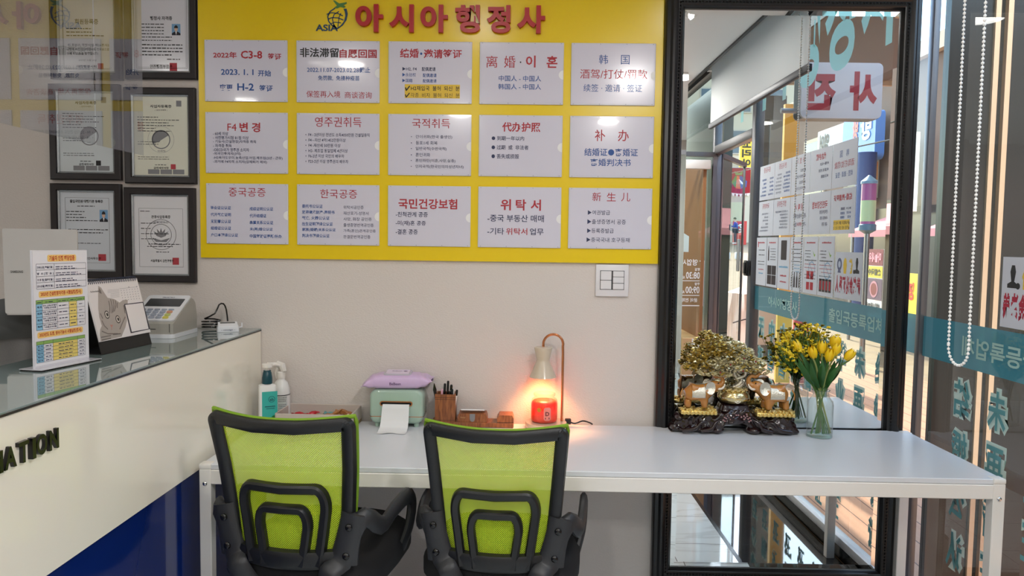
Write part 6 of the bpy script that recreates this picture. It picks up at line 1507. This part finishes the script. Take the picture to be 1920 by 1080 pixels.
t = thing('pouch_banner', 'dark red hanging banner with a multicoloured drawstring pouch', 'banner', (6.75, -20, 2.95), PI)
b = B(); b.plate([(-.34, .1), (0, 0), (.34, .1), (.34, .85), (-.34, .85)], 0, .03); obj('cloth', b, mat('banner_red', (146, 24, 34), .7), t)
for pts, c in (([(-.05, .22), (.0, .6), (-.06, .62), (-.24, .45), (-.22, .28)], (64, 92, 150)), ([(-.05, .22), (.10, .24), (.08, .62), (.0, .6)], (206, 110, 60)), ([(.10, .24), (.24, .42), (.12, .62), (.08, .62)], (84, 130, 60)), ([(-.08, .64), (.12, .64), (.16, .76), (.02, .7), (-.10, .76)], (120, 150, 80))):
    obj('pouch_patch', B().flat(pts, -.004), mat('pouch_patch', c, .6), t, None)
b = B()
for k in range(6): b.flat([(-.34 + k * .113, .10 - .03 * (1 - abs(k - 2.5) / 2.5)), (-.34 + (k + 1) * .113, .10 - .03 * (1 - abs(k - 1.5) / 2.5)), (-.28 + k * .113, .0 - .04 * (1 - abs(k - 2.5) / 3))], -.004)
obj('white_fringe', b, M.white, t, None)
b = B(); b.cyl((-.45, .015, .86), (.45, .015, .86), .015); b.cyl((-.45, .015, .86), (-.45, .015, -2.4), .03); obj('pole', b, M.alu, t)
t = sign_y('street_sign', 'yellow upright sign with red characters behind the person in blue', 13.75, -47.0, 1.6, .75, 2.1, (236, 206, 50), [('가게', .15, .6, .85, .85, (196, 40, 30)), ('공', .3, .15, .7, .4, (50, 40, 20))])
t = sign_y('street_sign', 'small yellow sign with red letters higher up the far street', 13.0, -48.0, 3.6, .9, .9, (240, 214, 80), [('기', .2, .2, .8, .8, (196, 60, 30))]); b = B(); b.box(-.03, .03, .02, .1, -2.0, 0); obj('post', b, M.frame_grey, t)
t = sign_y('street_sign', 'red and white shop front sign at the far street', 15.1, -47.5, 1.5, .9, 1.6, (206, 60, 50), [('경', .2, .5, .8, .9, (244, 236, 220))])
# person in blue jacket, looking down at a phone
pn = thing('person', 'person in blue jacket and dark trousers looking down at a phone', 'person', (14.35, -46.0, 1.545), math.radians(120))
P = [(0, 0, .93), (0, 0, 1.12), (0, .01, 1.34), (0, .02, 1.46), (0, .06, 1.56), (0, .075, 1.66), (.10, 0, .88), (.11, .02, .5), (.11, -.02, .09), (.11, .10, .045), (-.10, 0, .88), (-.11, .02, .5), (-.12, -.03, .09), (-.12, .09, .045), (.19, 0, 1.38), (.25, .02, 1.12), (.16, .24, 1.16), (.11, .31, 1.19), (-.19, 0, 1.38), (-.25, .02, 1.12), (-.16, .22, 1.14), (-.10, .30, 1.17)]
E_ = [(0, 1), (1, 2), (2, 3), (3, 4), (4, 5), (0, 6), (6, 7), (7, 8), (8, 9), (0, 10), (10, 11), (11, 12), (12, 13), (2, 14), (14, 15), (15, 16), (16, 17), (2, 18), (18, 19), (19, 20), (20, 21)]
R = [.15, .145, .16, .06, .085, .08, .095, .065, .045, .04, .095, .065, .045, .04, .065, .048, .036, .035, .065, .048, .036, .035]
b = skin(P, E_, R); obj('body', b, mat('person_skin', (200, 160, 136), .6), pn, 180)
idx = [0, 1, 2, 14, 15, 16, 18, 19, 20]; mp_ = {v: i for i, v in enumerate(idx)}
b = skin([P[i] for i in idx], [(mp_[a], mp_[c]) for a, c in E_ if a in mp_ and c in mp_], [R[i] * 1.16 for i in idx]); obj('blue_jacket', b, mat('jacket_blue', (44, 70, 160), .7), pn, 180)
idx = [0, 6, 7, 8, 10, 11, 12]; mp_ = {v: i for i, v in enumerate(idx)}
b = skin([P[i] for i in idx], [(mp_[a], mp_[c]) for a, c in E_ if a in mp_ and c in mp_], [R[i] * 1.14 for i in idx]); obj('dark_trousers', b, mat('trousers_dark', (44, 46, 58), .8), pn, 180)
b = B(); b.ball((0, .055, 1.665), .092, .10, .085); obj('hair', b, mat('hair_black', (24, 22, 22), .6), pn)
for s in (-1, 1):
    b = B(); b.ball((s * .115, .055, .045), .05, .13, .044); obj('shoe', b, M.white, pn)
b = B(); b.box(-.035, .035, .335, .345, 1.16, 1.30, .005); tag(obj('phone', b, M.black_gloss, None, loc=pn.location, rot=pn.rotation_euler), 'dark phone held by the person in the blue jacket', 'phone')
# bollard blocks, wrapped heap, boxes and the plywood board by the door
for i, (x, y, z) in enumerate(((9.55, -31, .82), (10.1, -31, .82))):
    b = B(); b.box(-.16, .16, -.14, .14, 0, .34, .06); tag(obj('white_block', b, M.white, None, loc=(x, y, z - .02)), ['white rounded block on the far pavement, nearer the door glass', 'white rounded block on the far pavement, nearer the dark post'][i], 'block')
t = thing('wrapped_heap', 'beige plastic wrapped heap on the paving outside the door', 'heap', (3.3, -8.2, -.02))
def heap(a, c):
    an = 2 * PI * a; r = (1 - .5 * c) * (1 + .10 * math.sin(5 * an) + .06 * math.sin(9 * an + 6 * c)); return Vector((.34 * r * math.cos(an) * (1 if c < 1 else 0), .45 * r * math.sin(an) * (1 if c < 1 else 0), .85 * c + .05 * math.sin(3 * an) * c * (1 - c)))
b = B(); b.grid(heap, 30, 10, True); obj('plastic_cover', b, mat('beige_film', (226, 200, 174), .4), t, 30)
b = B(); b.tube(smooth_path([(-.2, .36, .35), (0, .45, .42), (.2, .32, .36), (.1, .28, .55)], 4), .010, 5); obj('tie_cord', b, mat('cord_dark', (60, 44, 36), .6), t)
b = B(); b.box(-.012, .012, -.32, .32, 0, 1.36); tag(obj('plywood_board', b, mat('plywood', (150, 104, 64), .6, noise=(6, .12)), None, loc=(1.40, -3.24, .725)), 'brown plywood board standing on a carton behind the open door', 'board')
t = thing('carton', 'brown cardboard carton with white tape under the plywood board', 'carton', (1.36, -3.24, 0))
b = B(); b.box(-.10, .10, -.34, .34, 0, .724, .004); obj('carton_body', b, mat('cardboard', (198, 158, 112), .8), t)
b = B(); b.box(-.03, .03, .3402, .3412, .58, .722); obj('tape', b, M.white, t)
b = B(); b.box(0, .08, -1.7, 0, 0, 2.9); tag(obj('dark_backdrop', b, mat('backdrop_green', (58, 74, 66), .4), None, loc=(1.75, -3.7, -.01)), 'added dark green shutter outside beyond the open door', 'backdrop')  # added dark sheet standing in for the street's darkness behind the far pane
b = B(); b.tube([(-.2, 12, 3.2), (0, 0, 2.9), (.5, -12, 3.4)], .012, 5); tag(obj('street_cable', b, M.black_gloss, None, loc=(5.2, -6, 0)), 'thin black cable strung above the street', 'cable')
# what shows past the far side of the window post
t = sign('hanging_banner', 'white banner with grey Korean lettering beyond the window post', 5.9, 8.6, 10.3, 2.0, 3.2, (226, 216, 212), [('커피', .3, .1, .7, .35, (120, 112, 112)), ('삼성전자', .15, .6, .85, .85, (150, 110, 130))], d=.05, cat='banner')
t = sign('hanging_banner', 'red banner with white lettering above the deck beyond the window post', 5.2, 7.6, 8.1, .5, 1.1, (206, 74, 62), [('촌', .3, .5, .7, .9, (244, 236, 230))], d=.04, cat='banner')
t = sign('hanging_banner', 'yellow banner with red edge lettering above the deck beyond the window post', 5.2, 7.0, 7.4, .5, 1.1, (238, 204, 60), [('정', .3, .4, .7, .8, (200, 60, 40))], d=.04, cat='banner')
bpy.data.scenes.remove(_tmp)
